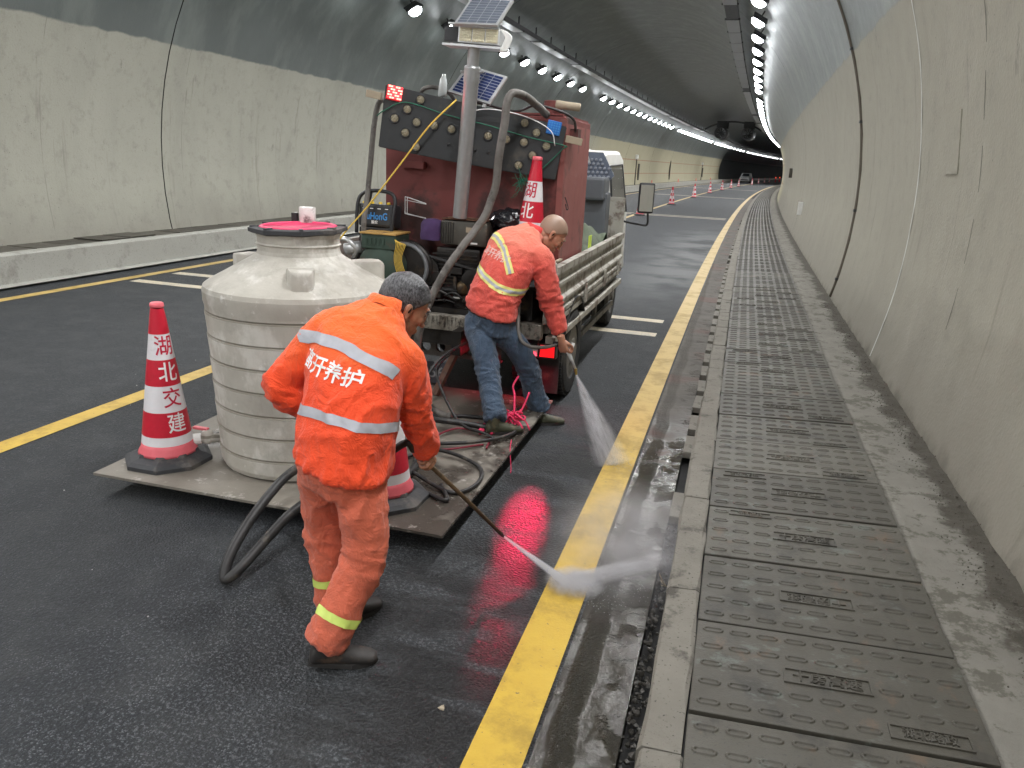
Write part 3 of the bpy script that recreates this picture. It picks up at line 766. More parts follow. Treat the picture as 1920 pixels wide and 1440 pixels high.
for i in range(11):
    y = 168 + i * 9
    b = BM(); add_lathe(b, [(.22, 0), (.20, .05), (.13, .06), (.03, .8), (.001, .81)], 8); t = obj('warning_marker', b, M_CONER); t.location = W(-3.7, y, 0); t.rotation_euler.z = heading(y)
    tag(t, '%s red-lit marker in the string of red dots round the far bend' % ['first', 'second', 'third', 'fourth', 'fifth', 'sixth', 'seventh', 'eighth', 'ninth', 'tenth', 'eleventh'][i], 'warning marker', 'red-lit markers round the far bend')
    b = BM(); bmesh.ops.create_icosphere(b, subdivisions=1, radius=.09); o = obj('warning_light', b, M_TINYRED, t); o.location = (0, 0, .88)

# ------------------------------------------------------------------ distant car, front towards us
t = thing('car', 'silvery hatchback far down the dark tunnel in the left lane', 'car', W(-6.5, 141, 0), (0, 0, heading(141)))
b = BM()
def carsec(y, w, z0, z1, z2): return [b.verts.new(q) for q in ((-w, y, z0), (-w * 1.0, y, z1), (-w * .78, y, z2), (w * .78, y, z2), (w, y, z1), (w, y, z0))]
S = [carsec(-2.1, .78, .3, .62, .72), carsec(-1.9, .86, .25, .72, .86), carsec(-1.0, .88, .25, .85, 1.0), carsec(-.3, .88, .25, .9, 1.50), carsec(1.3, .88, .25, .95, 1.52), carsec(2.0, .86, .3, .9, 1.15), carsec(2.1, .8, .35, .8, .9)]
for A, B in zip(S, S[1:]):
    for k in range(6): b.faces.new((A[k], A[(k + 1) % 6], B[(k + 1) % 6], B[k]))
b.faces.new(S[0][::-1]); b.faces.new(S[-1]); obj('body', b, mat('silver_paint', (.5, .52, .53), .3, .5), t)
b = BM(); add_quadbox(b, [(-.6, -.98, 1.05), (.6, -.98, 1.05), (.52, -.42, 1.46), (-.52, -.42, 1.46)], .01); obj('windscreen', b, M_GLASS, t)
for s in (-1, 1):
    b = BM(); add_box(b, (s * .62 - .14, -2.13, .58), (s * .62 + .14, -1.98, .72)); obj('headlight', b, M_WHITEP, t)
    for yy in (-1.3, 1.35):
        b = BM(); add_cyl(b, (s * .70, yy, .31), (s * .89, yy, .31), .31, 14); obj('wheel', b, M_RUBBER, t)
b = BM(); add_box(b, (-.55, -2.12, .36), (.55, -2.05, .54)); obj('grille', b, M_PCB, t)

# ------------------------------------------------------------------ truck
TR = thing('flatbed_truck', 'cream flatbed work truck with dark red box and black clutter on its bed', 'truck', (-2.22, 7.0, 0))
def T(name, b, m, par=None, smooth=False):
    o = obj(name, b, m, par or TR, smooth=smooth)
    if par is None: o.location = (2.22, -7.0, 0)
    return o
XR, XL = -1.20, -3.24
# chassis rails and cross members
for x in (-1.85, -2.60):
    b = BM(); add_box(b, (x - .035, 5.2, .50), (x + .035, 10.3, .68)); T('chassis_rail', b, M_OILY)
for y in (5.45, 6.8, 8.0):
    b = BM(); add_box(b, (-2.56, y - .04, .52), (-1.89, y + .04, .66)); T('cross_member', b, M_OILY)
b = BM(); add_cyl(b, (-3.05, 6.25, .38), (-1.4, 6.25, .38), .06, 12); bmesh.ops.create_icosphere(b, subdivisions=2, radius=.17, matrix=Matrix.Translation(Vector((-2.22, 6.25, .38)))); T('rear_axle', b, M_OILY, smooth=True)
# deck
b = BM(); add_box(b, (XL + .02, 5.45, .68), (XR - .02, 8.80, .74)); T('deck', b, M_DECK)
b = BM(); add_box(b, (XL + .05, 5.37, .64), (XR - .06, 5.448, .755), bev=.006)
for i in range(60):
    x = XL + .1 + i * .031; add_box(b, (x, 5.360, .66 + rnd.random() * .02), (x + rnd.uniform(.006, .018), 5.369, .745))
T('deck_edge', b, mat('chipped_deck_edge', (.30, .28, .24), .5, .3, .5, 40, (.03, .025, .02), 22, .5))
b = BM(); add_box(b, (XL + .1, 5.46, .58), (XR - .1, 5.53, .677)); T('deck_beam', b, M_OILY)
# side panels: pressed steel with ribs
def sidepanel(x, s, lab=None):
    b = BM(); y0, y1 = 5.46, 8.82; z0, z1 = .80, 1.17
    prof = [(0, z0), (.022, z0 + .0), (.022, z0 + .03), (.004, z0 + .045), (.004, z0 + .075), (.024, z0 + .09), (.024, z0 + .11), (.002, z0 + .13), (.002, z0 + .20), (.018, z0 + .215), (.018, z0 + .24), (.002, z0 + .26), (.002, z1 - .07), (.026, z1 - .055), (.028, z1), (-.03, z1), (-.03, z0)]
    A = [b.verts.new((x + s * p, y0, z)) for p, z in prof]; B = [b.verts.new((x + s * p, y1, z)) for p, z in prof]
    n = len(prof)
    for k in range(n): b.faces.new((A[k], A[(k + 1) % n], B[(k + 1) % n], B[k]))
    b.faces.new(A[::-1]); b.faces.new(B)
    return T('side_panel', b, M_CREAM)
sidepanel(XR, 1); sidepanel(XL, -1)
for x in (XR - .02, XL + .02):
    b = BM(); add_box(b, (x - .035, 5.375, .758), (x + .035, 5.452, 1.20), bev=.006); T('corner_post', b, M_CREAM)
b = BM(); add_box(b, (XR - .045, 5.46, .60), (XR + .03, 8.85, .655), bev=.005); add_box(b, (XR - .03, 5.46, .742), (XR + .02, 8.85, .785), bev=.004); T('side_rail', b, M_CREAM)
for y in (5.6, 6.6, 7.6, 8.5):
    b = BM(); add_box(b, (XR + .026, y - .03, .74), (XR + .042, y + .03, .90)); T('hinge', b, M_CREAM)
b = BM(); add_box(b, (XL, 8.83, .76), (XR, 8.87, 1.55)); T('headboard', b, M_CREAM)
# under-run guard
b = BM(); 
for z in (.36, .56): add_box(b, (XR - .06, 6.85, z), (XR - .03, 8.75, z + .055))
for y in (7.0, 7.8, 8.6): add_box(b, (XR - .10, y - .03, .34), (XR - .062, y + .03, .64))
T('side_guard', b, mat('guard_grey', (.26, .25, .23), .6, .2, .25, 9, (.06, .05, .04), 5, .4))
b = BM(); add_box(b, (-1.62, 7.1, .40), (-1.30, 7.75, .62), bev=.02); T('fuel_tank', b, M_OILY)
# wheels
def wheel(x, y, s, r=.375, w=.20, dual=False):
    wt = BM(); c = Vector((x, y, r)); M = axisM(c, (s, 0, 0))
    for off in ((0,) if not dual else (0, -.24)):
        add_lathe(wt, [(r * .60, -w + off), (r * .90, -w + off), (r * .985, -w + .03 + off), (r, -w + .05 + off), (r, -.05 + off), (r * .985, -.03 + off), (r * .92, -.005 + off), (r * .75, .004 + off), (r * .62, -.004 + off), (r * .60, -.02 + off)], 40, M, cap=False)
        for k in range(44):
            a = 2 * PI * k / 44; 
            for z0 in ((-.185, -.11), (-.09, -.015)):
                add_box(wt, (r - .008, -.016, z0[0] + off), (r + .005, .016, z0[1] + off), M @ Matrix.Rotation(a + (.07 if z0[0] > -.1 else 0), 4, 'Z'))
    ty = T('wheel', wt, M_RUBBER)
    rb = BM(); add_lathe(rb, [(r * .61, -.015), (r * .58, -.02), (r * .54, -.07), (r * .46, -.085), (r * .30, -.06), (r * .20, -.02), (r * .18, .015), (r * .05, .02)], 32, M)
    for k in range(6):
        a = 2 * PI * k / 6; p = M @ Vector((r * .26 * math.cos(a), r * .26 * math.sin(a), -.045)); add_cyl(rb, p, p + Vector((s * .035, 0, 0)), .013, 6)
    rm = obj('rim', rb, M_RIM, ty); auto_smooth(rm); auto_smooth(ty)
    hb = BM()
    for k in range(8):
        a = 2 * PI * (k + .5) / 8; p = M @ Vector((r * .43 * math.cos(a), r * .43 * math.sin(a), -.082)); add_cyl(hb, p, p + Vector((s * .006, 0, 0)), .026, 8)
    obj('rim_hole', hb, M_DARK, ty)
wheel(-1.18, 6.25, 1, dual=True); wheel(-3.26, 6.25, -1, dual=True); wheel(-1.34, 9.40, 1); wheel(-3.10, 9.40, -1)
b = BM(); pts = [( -1.32, 6.25 + .47 * math.cos(a), .375 + .47 * math.sin(a)) for a in np.linspace(.5, PI - .5, 12)]
for p, q in zip(pts, pts[1:]): add_quadbox(b, [(-1.60, p[1], p[2]), (-1.17, p[1], p[2]), (-1.17, q[1], q[2]), (-1.60, q[1], q[2])], .006)
T('mudguard', b, M_OILY)
b = BM(); add_box(b, (-1.48, 5.80, .12), (-1.20, 5.815, .55)); T('mud_flap', b, M_RUBBER)
# rear bumper beam with round lightening holes, number board
bb = BM(); x0, x1 = -2.95, -1.62; z0, z1 = .385, .505; y = 5.60
hx = [x0 + .08 + i * .125 for i in range(10)]
prev = x0
def vquad(a, b_, c, d): bb.faces.new([bb.verts.new(p) for p in (a, b_, c, d)])
for h in hx:
    r = .040; s_ = .055; zc = (z0 + z1) / 2
    vquad((prev, y, z0), (h - s_, y, z0), (h - s_, y, z1), (prev, y, z1)); prev = h + s_
    sq = []; ci = []
    for k in range(16):
        a = 2 * PI * k / 16; ca, sa = math.cos(a), math.sin(a); m_ = max(abs(ca), abs(sa))
        sq.append(bb.verts.new((h + s_ * ca / m_, y, zc + (z1 - z0) / 2 * sa / m_))); ci.append(bb.verts.new((h + r * ca, y, zc + r * sa)))
    c2 = [bb.verts.new((v.co.x, y + .03, v.co.z)) for v in ci]
    for k in range(16):
        bb.faces.new((sq[k], sq[(k + 1) % 16], ci[(k + 1) % 16], ci[k])); bb.faces.new((ci[k], ci[(k + 1) % 16], c2[(k + 1) % 16], c2[k]))
vquad((prev, y, z0), (x1, y, z0), (x1, y, z1), (prev, y, z1))
add_box(bb, (x0, y, z1), (x1, y + .05, z1 + .012)); add_box(bb, (x0, y, z0 - .012), (x1, y + .05, z0))
T('rear_bumper', bb, mat('bumper_grey', (.12, .115, .105), .6, .3, .3, 12, (.04, .035, .03), 8, .5))
b = BM(); add_box(b, (-2.40, 5.585, .15), (-2.06, 5.597, .325), bev=.003); npl = T('number_board', b, mat('number_board_dark', (.045, .05, .065), .5))
t_ = text_mesh('5 56', .13, .001); 
for v in t_.verts: v.co = Vector((-2.195 + v.co.x, 5.583, .237 + v.co.y))
T('lettering', t_, mat('chalky_print', (.24, .25, .26), .7), npl)
b = BM(); add_beam(b, (-1.95, 5.57, .50), (-2.07, 5.36, .122), .06, .03)
T('tail_bracket', b, mat('rusty_bracket', (.13, .065, .045), .7, .2, .4, 15, (.05, .035, .03), 8, .4))
# right tail lamp, lit red
b = BM(); add_box(b, (-1.54, 5.560, .460), (-1.18, 5.64, .580), bev=.008); tl = T('tail_light', b, M_PCB)
M_REDGLOW = emis('tail_light_red', (1.0, .01, .015), .7)
b = BM(); add_box(b, (-1.30, 5.548, .475), (-1.19, 5.559, .565), bev=.003); T('tail_light_lens', b, M_REDGLOW, tl)
b = BM(); add_box(b, (-1.52, 5.548, .475), (-1.32, 5.559, .565), bev=.003); T('reverse_light_lens', b, M_WHITEP, tl)
ld = bpy.data.lights.new('red_platform_fill', 'AREA'); ld.shape = 'RECTANGLE'; ld.size = .07; ld.size_y = .05; ld.energy = 7.0; ld.color = (1, .02, .07)  # extra red fill, added out of sight to redden the platform
lo = bpy.data.objects.new('red_platform_fill', ld); COL.objects.link(lo); lo.location = (-1.42, 5.538, .50); lo.rotation_euler = (math.radians(60), 0, 0)
sd_ = bpy.data.lights.new('red_patch_spot', 'SPOT'); sd_.energy = 330; sd_.color = (1, .006, .085); sd_.spot_size = math.radians(10); sd_.spot_blend = 1.0; sd_.shadow_soft_size = .02  # added narrow spot, shaped to lay the red patch on the road
so_ = bpy.data.objects.new('red_patch_spot', sd_); COL.objects.link(so_); so_.location = (-1.195, 5.53, .52)
so_.rotation_euler = (Vector((-.930, 3.84, 0)) - Vector((-1.195, 5.53, .52))).to_track_quat('-Z', 'Y').to_euler()
sd2 = sd_.copy(); sd2.energy = 150; sd2.spot_size = math.radians(7)  # second added spot, lengthens the red patch
so2 = bpy.data.objects.new('red_patch_spot', sd2); COL.objects.link(so2); so2.location = (-1.195, 5.53, .52)
so2.rotation_euler = (Vector((-.83, 3.15, 0)) - Vector((-1.195, 5.53, .52))).to_track_quat('-Z', 'Y').to_euler()
b = BM(); add_box(b, (-3.2, 5.560, .460), (-2.9, 5.64, .580), bev=.008); T('tail_light', b, M_PCB)
# low platform behind the truck
b = BM(); add_box(b, (-3.26, 3.22, .105), (-1.19, 5.62, .12))
for v in b.verts:
    if v.co.y < 4: v.co.z -= .0
_platb = b
n = NT('stained_platform_steel'); x, y, z = n.xyz()
c = n.mix(n.noise(4, 7, .65), (.12, .108, .09, 1), (.26, .24, .205, 1))
wetp = n.mul(n.ss(n.ma('ADD', x, n.ma('MULTIPLY', n.noise(2.3, 4), 1.2)), -.98 + 2.22 - 0.62, -.70 + 2.22 - 0.5), 1.0)
wetp = n.ma('MAXIMUM', n.mul(n.ss(n.noise(2.1, 5, .6), .42, .52), n.ss(x, -1.95, -1.6)), n.ss(n.noise(1.7, 4), .58, .64))
c = n.mix(n.mul(wetp, .8), c, (.05, .042, .036, 1))
c = n.mix(n.ss(n.noise(11, 6, .7), .58, .68), c, (.36, .34, .31, 1))
n.bump(n.noise(40, 5, .7), .4, .006)
M_PLAT = n.done(c, n.ma('MULTIPLY_ADD', wetp, -.35, .62), .15)
T('platform', _platb, M_PLAT)
b = BM()
for x in (-2.95, -2.22, -1.5): add_box(b, (x - .03, 3.3, .05), (x + .03, 5.9, .104))
T('platform_bearer', b, M_OILY)
# cab
def cabside(x, s):
    prof = [(8.98, .75), (8.98, 1.90), (9.05, 2.04), (10.0, 2.06), (10.28, 1.98), (10.52, 1.30), (10.55, .55), (9.85, .50), (9.80, .70), (9.60, .86), (9.20, .86), (9.02, .72)]
    return prof
b = BM(); prof = cabside(0, 0); hw = .84; cxx = -2.22
L_ = []; 
for s, k in ((-1, 1.0), (-1, .0), (1, .0), (1, 1.0)):
    pass
def cabx(z, s): return cxx + s * (hw - max(0, z - 1.30) * .12)
A = [b.verts.new((cabx(z, -1), y, z)) for y, z in prof]; B = [b.verts.new((cabx(z, 1), y, z)) for y, z in prof]
n_ = len(prof)
for k in range(n_):
    if k == 0: continue                                   # the rear wall is a part of its own
    b.faces.new((A[k], A[(k + 1) % n_], B[(k + 1) % n_], B[k]))
b.faces.new(A[::-1]); b.faces.new(B)
bmesh.ops.recalc_face_normals(b, faces=b.faces)
cab = T('cab', b, M_CABW); 
bv = cab.modifiers.new('b', 'BEVEL'); bv.width = .05; bv.segments = 4; bv.limit_method = 'ANGLE'; bv.angle_limit = .5; apply_mods(cab); auto_smooth(cab, 30)
b = BM()   # rear wall frame round the window
fx0, fx1 = cxx - .80, cxx + .80
for lo, hi in (((fx0, .80), (fx1, 1.28)), ((fx0 + .04, 1.90), (fx1 - .04, 1.99)), ((fx0, 1.28), (fx0 + .10, 1.90)), ((fx1 - .10, 1.28), (fx1, 1.90)), ((cxx - .05, 1.28), (cxx + .05, 1.90))):
    add_box(b, (lo[0], 8.93, lo[1]), (hi[0], 8.975, hi[1]), bev=.012)
T('cab_rear_wall', b, M_CABW, cab)
b = BM(); add_box(b, (fx0 + .10, 8.95, 1.28), (fx1 - .10, 8.956, 1.90)); T('rear_window', b, M_GLASS, cab)
# door edge, side window, handle
b = BM(); add_quadbox(b, [(cabx(1.32, 1) + .004, 9.18, 1.32), (cabx(1.32, 1) + .004, 10.25, 1.32), (cabx(1.85, 1) + .004, 10.08, 1.85), (cabx(1.85, 1) + .004, 9.18, 1.85)], .006); T('side_window', b, M_GLASS, cab)
b = BM(); add_tube(b, [(cabx(z, 1) + .008, y, z) for y, z in ((9.12, .9), (9.12, 1.3), (9.12, 1.88), (10.10, 1.90), (10.30, 1.32))], .010, 6); T('door_seal', b, M_PCB, cab)
b = BM(); add_box(b, (cabx(1.1, 1) + .0, 9.24, 1.12), (cabx(1.1, 1) + .03, 9.36, 1.15), bev=.005); T('door_handle', b, M_PCB, cab)
b = BM(); add_tube(b, spline([(cxx + .72, 8.96, .95), (cxx + .80, 8.93, 1.45), (cxx + .72, 8.93, 1.93), (cxx + .55, 8.93, 2.02)], 6), .035, 8); T('cab_corner_trim', b, M_CABW, cab, True)
# wing mirror
b = BM(); add_tube(b, spline([(-1.36, 9.95, 1.22), (-1.15, 9.85, 1.20), (-1.02, 9.62, 1.22), (-1.02, 9.60, 1.36)], 6), .013, 8); mr = T('wing_mirror', b, M_PCB)
b = BM(); add_box(b, (-.095, -.03, -.18), (.095, .03, .18), bev=.028); o = obj('mirror_housing', b, M_PCB, mr); o.location = (-1.055, 9.60, 1.53); o.rotation_euler = (0, 0, .24)
b = BM(); add_box(b, (-.078, -.036, -.155), (.078, -.031, .155), bev=.002); o2 = obj('mirror_glass', b, M_MIRROR, mr); o2.location = (-1.055, 9.60, 1.53); o2.rotation_euler = (0, 0, .24)
# red casing on the bed
b = BM(); add_box(b, (-2.69, 5.80, .77), (-1.27, 6.80, 2.22), bev=.012)
rb = T('machine_box', b, M_RED)
b = BM(); add_box(b, (-1.266, 5.84, .80), (-1.262, 6.76, 2.17)); add_box(b, (-1.30, 5.78, .80), (-1.255, 5.797, 2.20)); T('box_edge', b, mat('faded_red_steel', (.27, .085, .075), .6, .05, .2, 5, (.12, .05, .04), 4, .3), rb)
b = BM(); add_lathe(b, [(.065, 0), (.07, .01), (.07, .115), (.06, .12)], 16, Matrix.Translation(Vector((-1.43, 6.05, 2.22)))); T('filler_neck', b, M_RED, rb, False)
b = BM(); add_tube(b, [(-1.38, 5.95, 2.31), (-1.20, 5.95, 2.29)], .03, 12); T('rolled_sleeve', b, M_WOOD, rb, True)
b = BM(); add_box(b, (-1.27, 5.95, 2.05), (-1.20, 6.06, 2.14)); T('box_lug', b, M_RED, rb)
b = BM(); add_box(b, (-2.55, 5.74, 1.80), (-2.35, 5.797, 1.85)); T('box_ledge', b, M_RED, rb)
b = BM(); add_box(b, (-2.67, 5.795, 2.222), (-1.29, 6.79, 2.235)); T('box_lid', b, M_RED, rb)
hoseobj('lid_cable', [(-2.3, 5.85, 2.26), (-2.0, 5.9, 2.30), (-1.7, 5.95, 2.25), (-1.5, 5.85, 2.29), (-1.25, 5.9, 2.22), (-1.22, 5.98, 2.08)], .010, M_BLACKHOSE, 'thin black cable trailing over the lid of the red box', 'cable')
b = BM(); add_tube(b, spline([(0, 0, .03), (.018, -.004, -.01), (.03, -.004, -.05), (.02, -.004, -.06), (.008, -.004, -.02)], 5), .004, 6); o = T('box_hook', b, M_PCB, rb); 
for v in o.data.vertices: v.co += Vector((-1.235, 5.79, 1.62))

# ------------------------------------------------------------------ arrow board, tilted
BC = Vector((-1.8975, 5.55, 2.055)); bX = Vector((.9508, .2566, -.1736)).normalized(); bN = Vector((-.2554, .9664, .0297)); bY = bX.cross(bN) * -1
bN = (bN - bX * bN.dot(bX)).normalized(); bY = bN.cross(bX).normalized()           # bY points up the board
if bY.z < 0: bY = -bY
MB = Matrix((bX, bY, bX.cross(bY))).transposed().to_4x4(); MB.translation = BC      # local z points at the camera side
AB = thing('arrow_board', 'black double-headed arrow board with beige lamps tied aslant on red box', 'arrow board'); AB.matrix_world = MB
b = BM(); pts = [(-.668, .202), (.655, .205), (.660, -.175), (-.15, -.215), (-.648, -.228)]
F = [b.verts.new((x, y, .0)) for x, y in pts]; G = [b.verts.new((x, y, -.07)) for x, y in pts]
b.faces.new(F); b.faces.new(G[::-1])
for k in range(5): b.faces.new((F[k], G[k], G[(k + 1) % 5], F[(k + 1) % 5]))
bmesh.ops.recalc_face_normals(b, faces=b.faces); bmesh.ops.bevel(b, geom=list(b.edges), offset=.006, segments=2, affect='EDGES')
obj('panel', b, M_BOARD, AB)
LP = [(-.406, -.156), (-.487, -.072), (-.565, .009), (-.406, 0), (-.279, -.006), (-.152, -.008), (-.473, .089), (-.379, .167), (-.012, -.01), (.115, -.021), (.249, -.027), (.353, -.195 + .03), (.451, -.119), (.377, -.035), (.542, -.045), (.458, .04), (.374, .129)]
for x, y in LP:
    b = BM(); M = Matrix.Translation(Vector((x, -y, 0)))
    add_lathe(b, [(.036, 0), (.036, .010), (.029, .012), (.028, .004)], 20, M, cap=False); lm = obj('lamp_bezel', b, M_PCB, AB, smooth=True)
    b = BM(); add_lathe(b, [(.029, .003), (.024, .007), (.012, .010), (.003, .011)], 14, M)
    for k in range(7):
        a = 2 * PI * k / 6; rr_ = .017 if k < 6 else 0
        add_lathe(b, [(.005, .006), (.005, .013), (.002, .015)], 6, M @ Matrix.Translation(Vector((rr_ * math.cos(a), rr_ * math.sin(a), 0))))
    obj('lamp_lens', b, M_LENSY, lm)
for x, y in ((-.152, .1), (.044, .096), (.139, .088)):
    b = BM(); add_lathe(b, [(.010, 0), (.010, .012), (.006, .015)], 8, Matrix.Translation(Vector((x, -y, 0)))); obj('knob', b, M_PCB, AB)
M_LEDR = emis('led_red', (1.0, .03, .04), 3.0); M_LEDR2 = emis('led_red_core', (1.0, .20, .16), 4.0)
b = BM(); add_box(b, (-.652, .105, 0), (-.545, .205, .014), bev=.004); rp = obj('red_flasher', b, mat('red_diffuser', (.5, .01, .02), .3), AB)
for j in range(5):
    for i in range(6):
        b = BM(); x = -.642 + i * .0175; y = .118 + j * .0185; add_box(b, (x, y, .0145), (x + .015, y + .0125, .017)); obj('led', b, M_LEDR2 if (i + j) % 3 else M_LEDR, rp)
lr = bpy.data.lights.new('flasher_glow', 'AREA'); lr.size = .09; lr.energy = 1.2; lr.color = (1, .05, .08); lro = bpy.data.objects.new('flasher_glow', lr); COL.objects.link(lro); lro.parent = AB; lro.location = (-.598, .155, .03); lro.rotation_euler = (PI, 0, 0)
lro.rotation_euler = (0, 0, 0); lro.rotation_euler = (PI, 0, 0)
b = BM(); add_box(b, (.515, .13, 0), (.615, .225, .012), bev=.004); bp = obj('blue_flasher', b, mat('blue_diffuser', (.02, .16, .55), .35), AB)
for j in range(5):
    for i in range(5):
        b = BM(); x = .522 + i * .0182; y = .138 + j * .0165; add_box(b, (x, y, .0121), (x + .012, y + .010, .0145)); obj('led', b, M_TXTB, bp)
for (x0, x1, y0, y1) in ((-.80, -.69, .09, .14), (.665, .79, .10, .15)):
    b = BM(); add_box(b, (x0, y0, -.09), (x1, y1, -.02), bev=.004); o = obj('support_block', b, M_WOOD, AB)
# green twine across the board
def onb(x, y, z=.02): return MB @ Vector((x, -y, z))
tw = hoseobj('twine', [onb(-.69, .02), onb(-.64, -.03), onb(-.5, -.115, .018), onb(-.2, -.095), onb(.1, -.09), onb(.4, -.075), onb(.67, -.075), onb(.66, -.05), onb(.56, .10), onb(.46, .21), onb(.40, .26)], .004, M_GROPE, 'green twine lashed across the black arrow board with frayed tail', 'twine', 5, 6)
b = BM()
for k in range(26):
    p = onb(.42, .22) ; q = p + Vector((rnd.gauss(-.02, .05), rnd.uniform(-.03, .01), rnd.gauss(-.03, .05))); add_tube(b, spline([p, (p + q) / 2 + Vector((rnd.gauss(0, .025), 0, rnd.gauss(0, .025))), q], 3), .0025, 4)
obj('frayed_end', b, M_GROPE, tw)
hoseobj('white_wire', [onb(-.08, -.10, .05), onb(.02, -.18, .06), onb(.2, -.21, .06), onb(.4, -.20, .05), onb(.55, -.15, .04), onb(.60, -.06, .03)], .0035, M_TXTW, 'thin white wire looped over the top of the arrow board', 'wire', 5, 6)

# ------------------------------------------------------------------ pole with floodlight and two solar panels
PO = thing('light_pole', 'leaning grey steel pole carrying a work light and solar panel', 'light pole', (-1.957, 5.45, 1.47))
def P_(name, b, m, par=None, smooth=False):
    o = obj(name, b, m, par or PO, smooth=smooth)
    if par is None: o.location = (1.957, -5.45, -1.47)
    return o
p0 = Vector((-1.955, 5.50, 1.472)); p1 = Vector((-1.835, 5.36, 2.62)); dd = (p1 - p0).normalized()
b = BM(); add_cyl(b, p0, p0 + dd * 1.0, .052, 20); add_cyl(b, p0 + dd * 1.0, p1, .040, 20); po = P_('pole', b, M_GALV); auto_smooth(po)
b = BM(); add_lathe(b, [(.056, 0), (.056, .09), (.050, .10)], 20, axisM(p0 + dd * .94, dd)); 
for s in (-1, 1): add_cyl(b, p0 + dd * 1.0 + Vector((s * .05, 0, 0)), p0 + dd * 1.0 + Vector((s * .085, 0, .004)), .008, 6)
P_('pole_clamp', b, M_GALV)
ML = axisM(p1, dd, (0, 1, 0)); ML = Matrix.Translation(p1) @ Matrix.Rotation(.06, 4, 'Y')
b = BM(); add_box(b, (-.21, -.06, -.01), (.22, .10, .004), ML); add_box(b, (-.18, -.05, .125), (-.02, .10, .135), ML); add_box(b, (-.20, .07, 0), (-.19, .1, .13), ML); P_('lamp_bracket', b, M_ALU)
b = BM(); add_box(b, (-.10, -.06, .012), (.19, .06, .115), ML, bev=.004); fl = P_('work_light', b, M_ALU)
for i in range(3):
    b = BM(); x = -.088 + i * .092; add_box(b, (x, -.068, .022), (x + .084, -.061, .106), ML, bev=.002)
    for r_ in range(5):
        for c_ in range(6):
            M = ML @ Matrix.Translation(Vector((x + .010 + c_ * .0128, -.068, .031 + r_ * .0165))) @ Matrix.Rotation(PI / 2, 4, 'X'); add_lathe(b, [(.005, 0), (.003, .004)], 6, M)
    P_('led_module', b, mat('led_module_cream', (.62, .58, .42), .3, 0, .12, 60) if i == 0 else bpy.data.materials['led_module_cream'], fl)
for i in range(4):
    b = BM(); add_tube(b, spline([(ML @ Vector((.195 + i * .012, -.05, .11 - .004 * i))), ML @ Vector((.235 + i * .012, -.055, .06)), ML @ Vector((.205 + i * .012, -.06, -.03))], 5), .008, 6); P_('cable_tie', b, M_WHITEP, fl, True)
b = BM(); add_box(b, (-.20, -.05, .02), (-.11, .05, .11), ML); P_('battery_box', b, M_PCB, fl)
def solar(q, nx, ny, mc, par, nm='solar_panel', th=.018):
    q = [Vector(p) for p in q]; u = (q[1] - q[0]); v = (q[3] - q[0]); N = u.cross(v).normalized()
    if N.y > 0: N = -N
    b = BM(); add_quadbox(b, [p for p in q], -th if (u.cross(v)).y < 0 else th); s = P_(nm, b, M_ALU, par) if par is not PO else P_(nm, b, M_ALU)
    o_ = s
    for i in range(nx):
        for j in range(ny):
            a, c = .05 + .90 * i / nx + .006, .05 + .90 * (i + 1) / nx - .006; e, f_ = .05 + .90 * j / ny + .006, .05 + .90 * (j + 1) / ny - .006
            at = lambda s_, t_: q[0] * (1 - s_) * (1 - t_) + q[1] * s_ * (1 - t_) + q[2] * s_ * t_ + q[3] * (1 - s_) * t_ + N * .002
            bb2 = BM(); bb2.faces.new([bb2.verts.new(at(*k)) for k in ((a, e), (c, e), (c, f_), (a, f_))]); oo = obj('solar_cell', bb2, mc, o_)
    return s
solar([(-1.89, 5.42, 2.93), (-1.59, 5.42, 2.92), (-1.64, 5.24, 2.735), (-1.94, 5.24, 2.745)], 4, 9, M_CELLG, PO)
b = BM(); add_beam(b, (-1.79, 5.35, 2.74), (-1.78, 5.36, 2.82), .03, .03); P_('panel_bracket', b, M_ALU)
SP = thing('solar_panel', 'blue solar panel in white frame propped behind the pole on red box', 'solar panel', (-1.95, 5.72, 2.26))
def solar_free(q, nx, ny, mc, par):
    off = Vector(par.location); q = [Vector(p) - off for p in q]; N = (q[1] - q[0]).cross(q[3] - q[0]).normalized()
    if N.y > 0: N = -N
    b = BM(); n0 = (q[1] - q[0]).cross(q[3] - q[0]); add_quadbox(b, q, -.02 if n0.y < 0 else .02); obj('frame', b, M_ALU, par)
    for i in range(nx):
        for j in range(ny):
            a, c = .06 + .88 * i / nx + .006, .06 + .88 * (i + 1) / nx - .006; e, f_ = .06 + .88 * j / ny + .01, .06 + .88 * (j + 1) / ny - .01
            at = lambda s_, t_: q[0] * (1 - s_) * (1 - t_) + q[1] * s_ * (1 - t_) + q[2] * s_ * t_ + q[3] * (1 - s_) * t_ + N * .002
            b2 = BM(); b2.faces.new([b2.verts.new(at(*k)) for k in ((a, e), (c, e), (c, f_), (a, f_))]); obj('solar_cell', b2, mc, par)
solar_free([(-2.02, 5.76, 2.55), (-1.71, 5.76, 2.475), (-1.80, 5.64, 2.275), (-2.12, 5.64, 2.355)], 4, 9, M_CELL, SP)
b = BM(); add_beam(b, (.06, .03, -.03), (.08, .10, .10), .02, .02); obj('prop', b, M_ALU, SP)
# crumpled pale bottle on the board top
b = BM(); add_lathe(b, [(.024, 0), (.030, .01), (.030, .09), (.022, .12), (.014, .14), (.014, .155)], 14)
for v in b.verts: v.co += Vector(noise.noise_vector(v.co * 25)) * .008
o = obj('bottle', b, M_CLEARP, smooth=True); o.location = (-2.16, 5.62, 2.315); o.rotation_euler = (0, .06, 0); tag(o, 'pale crumpled plastic bottle standing on the edge of the arrow board', 'bottle')

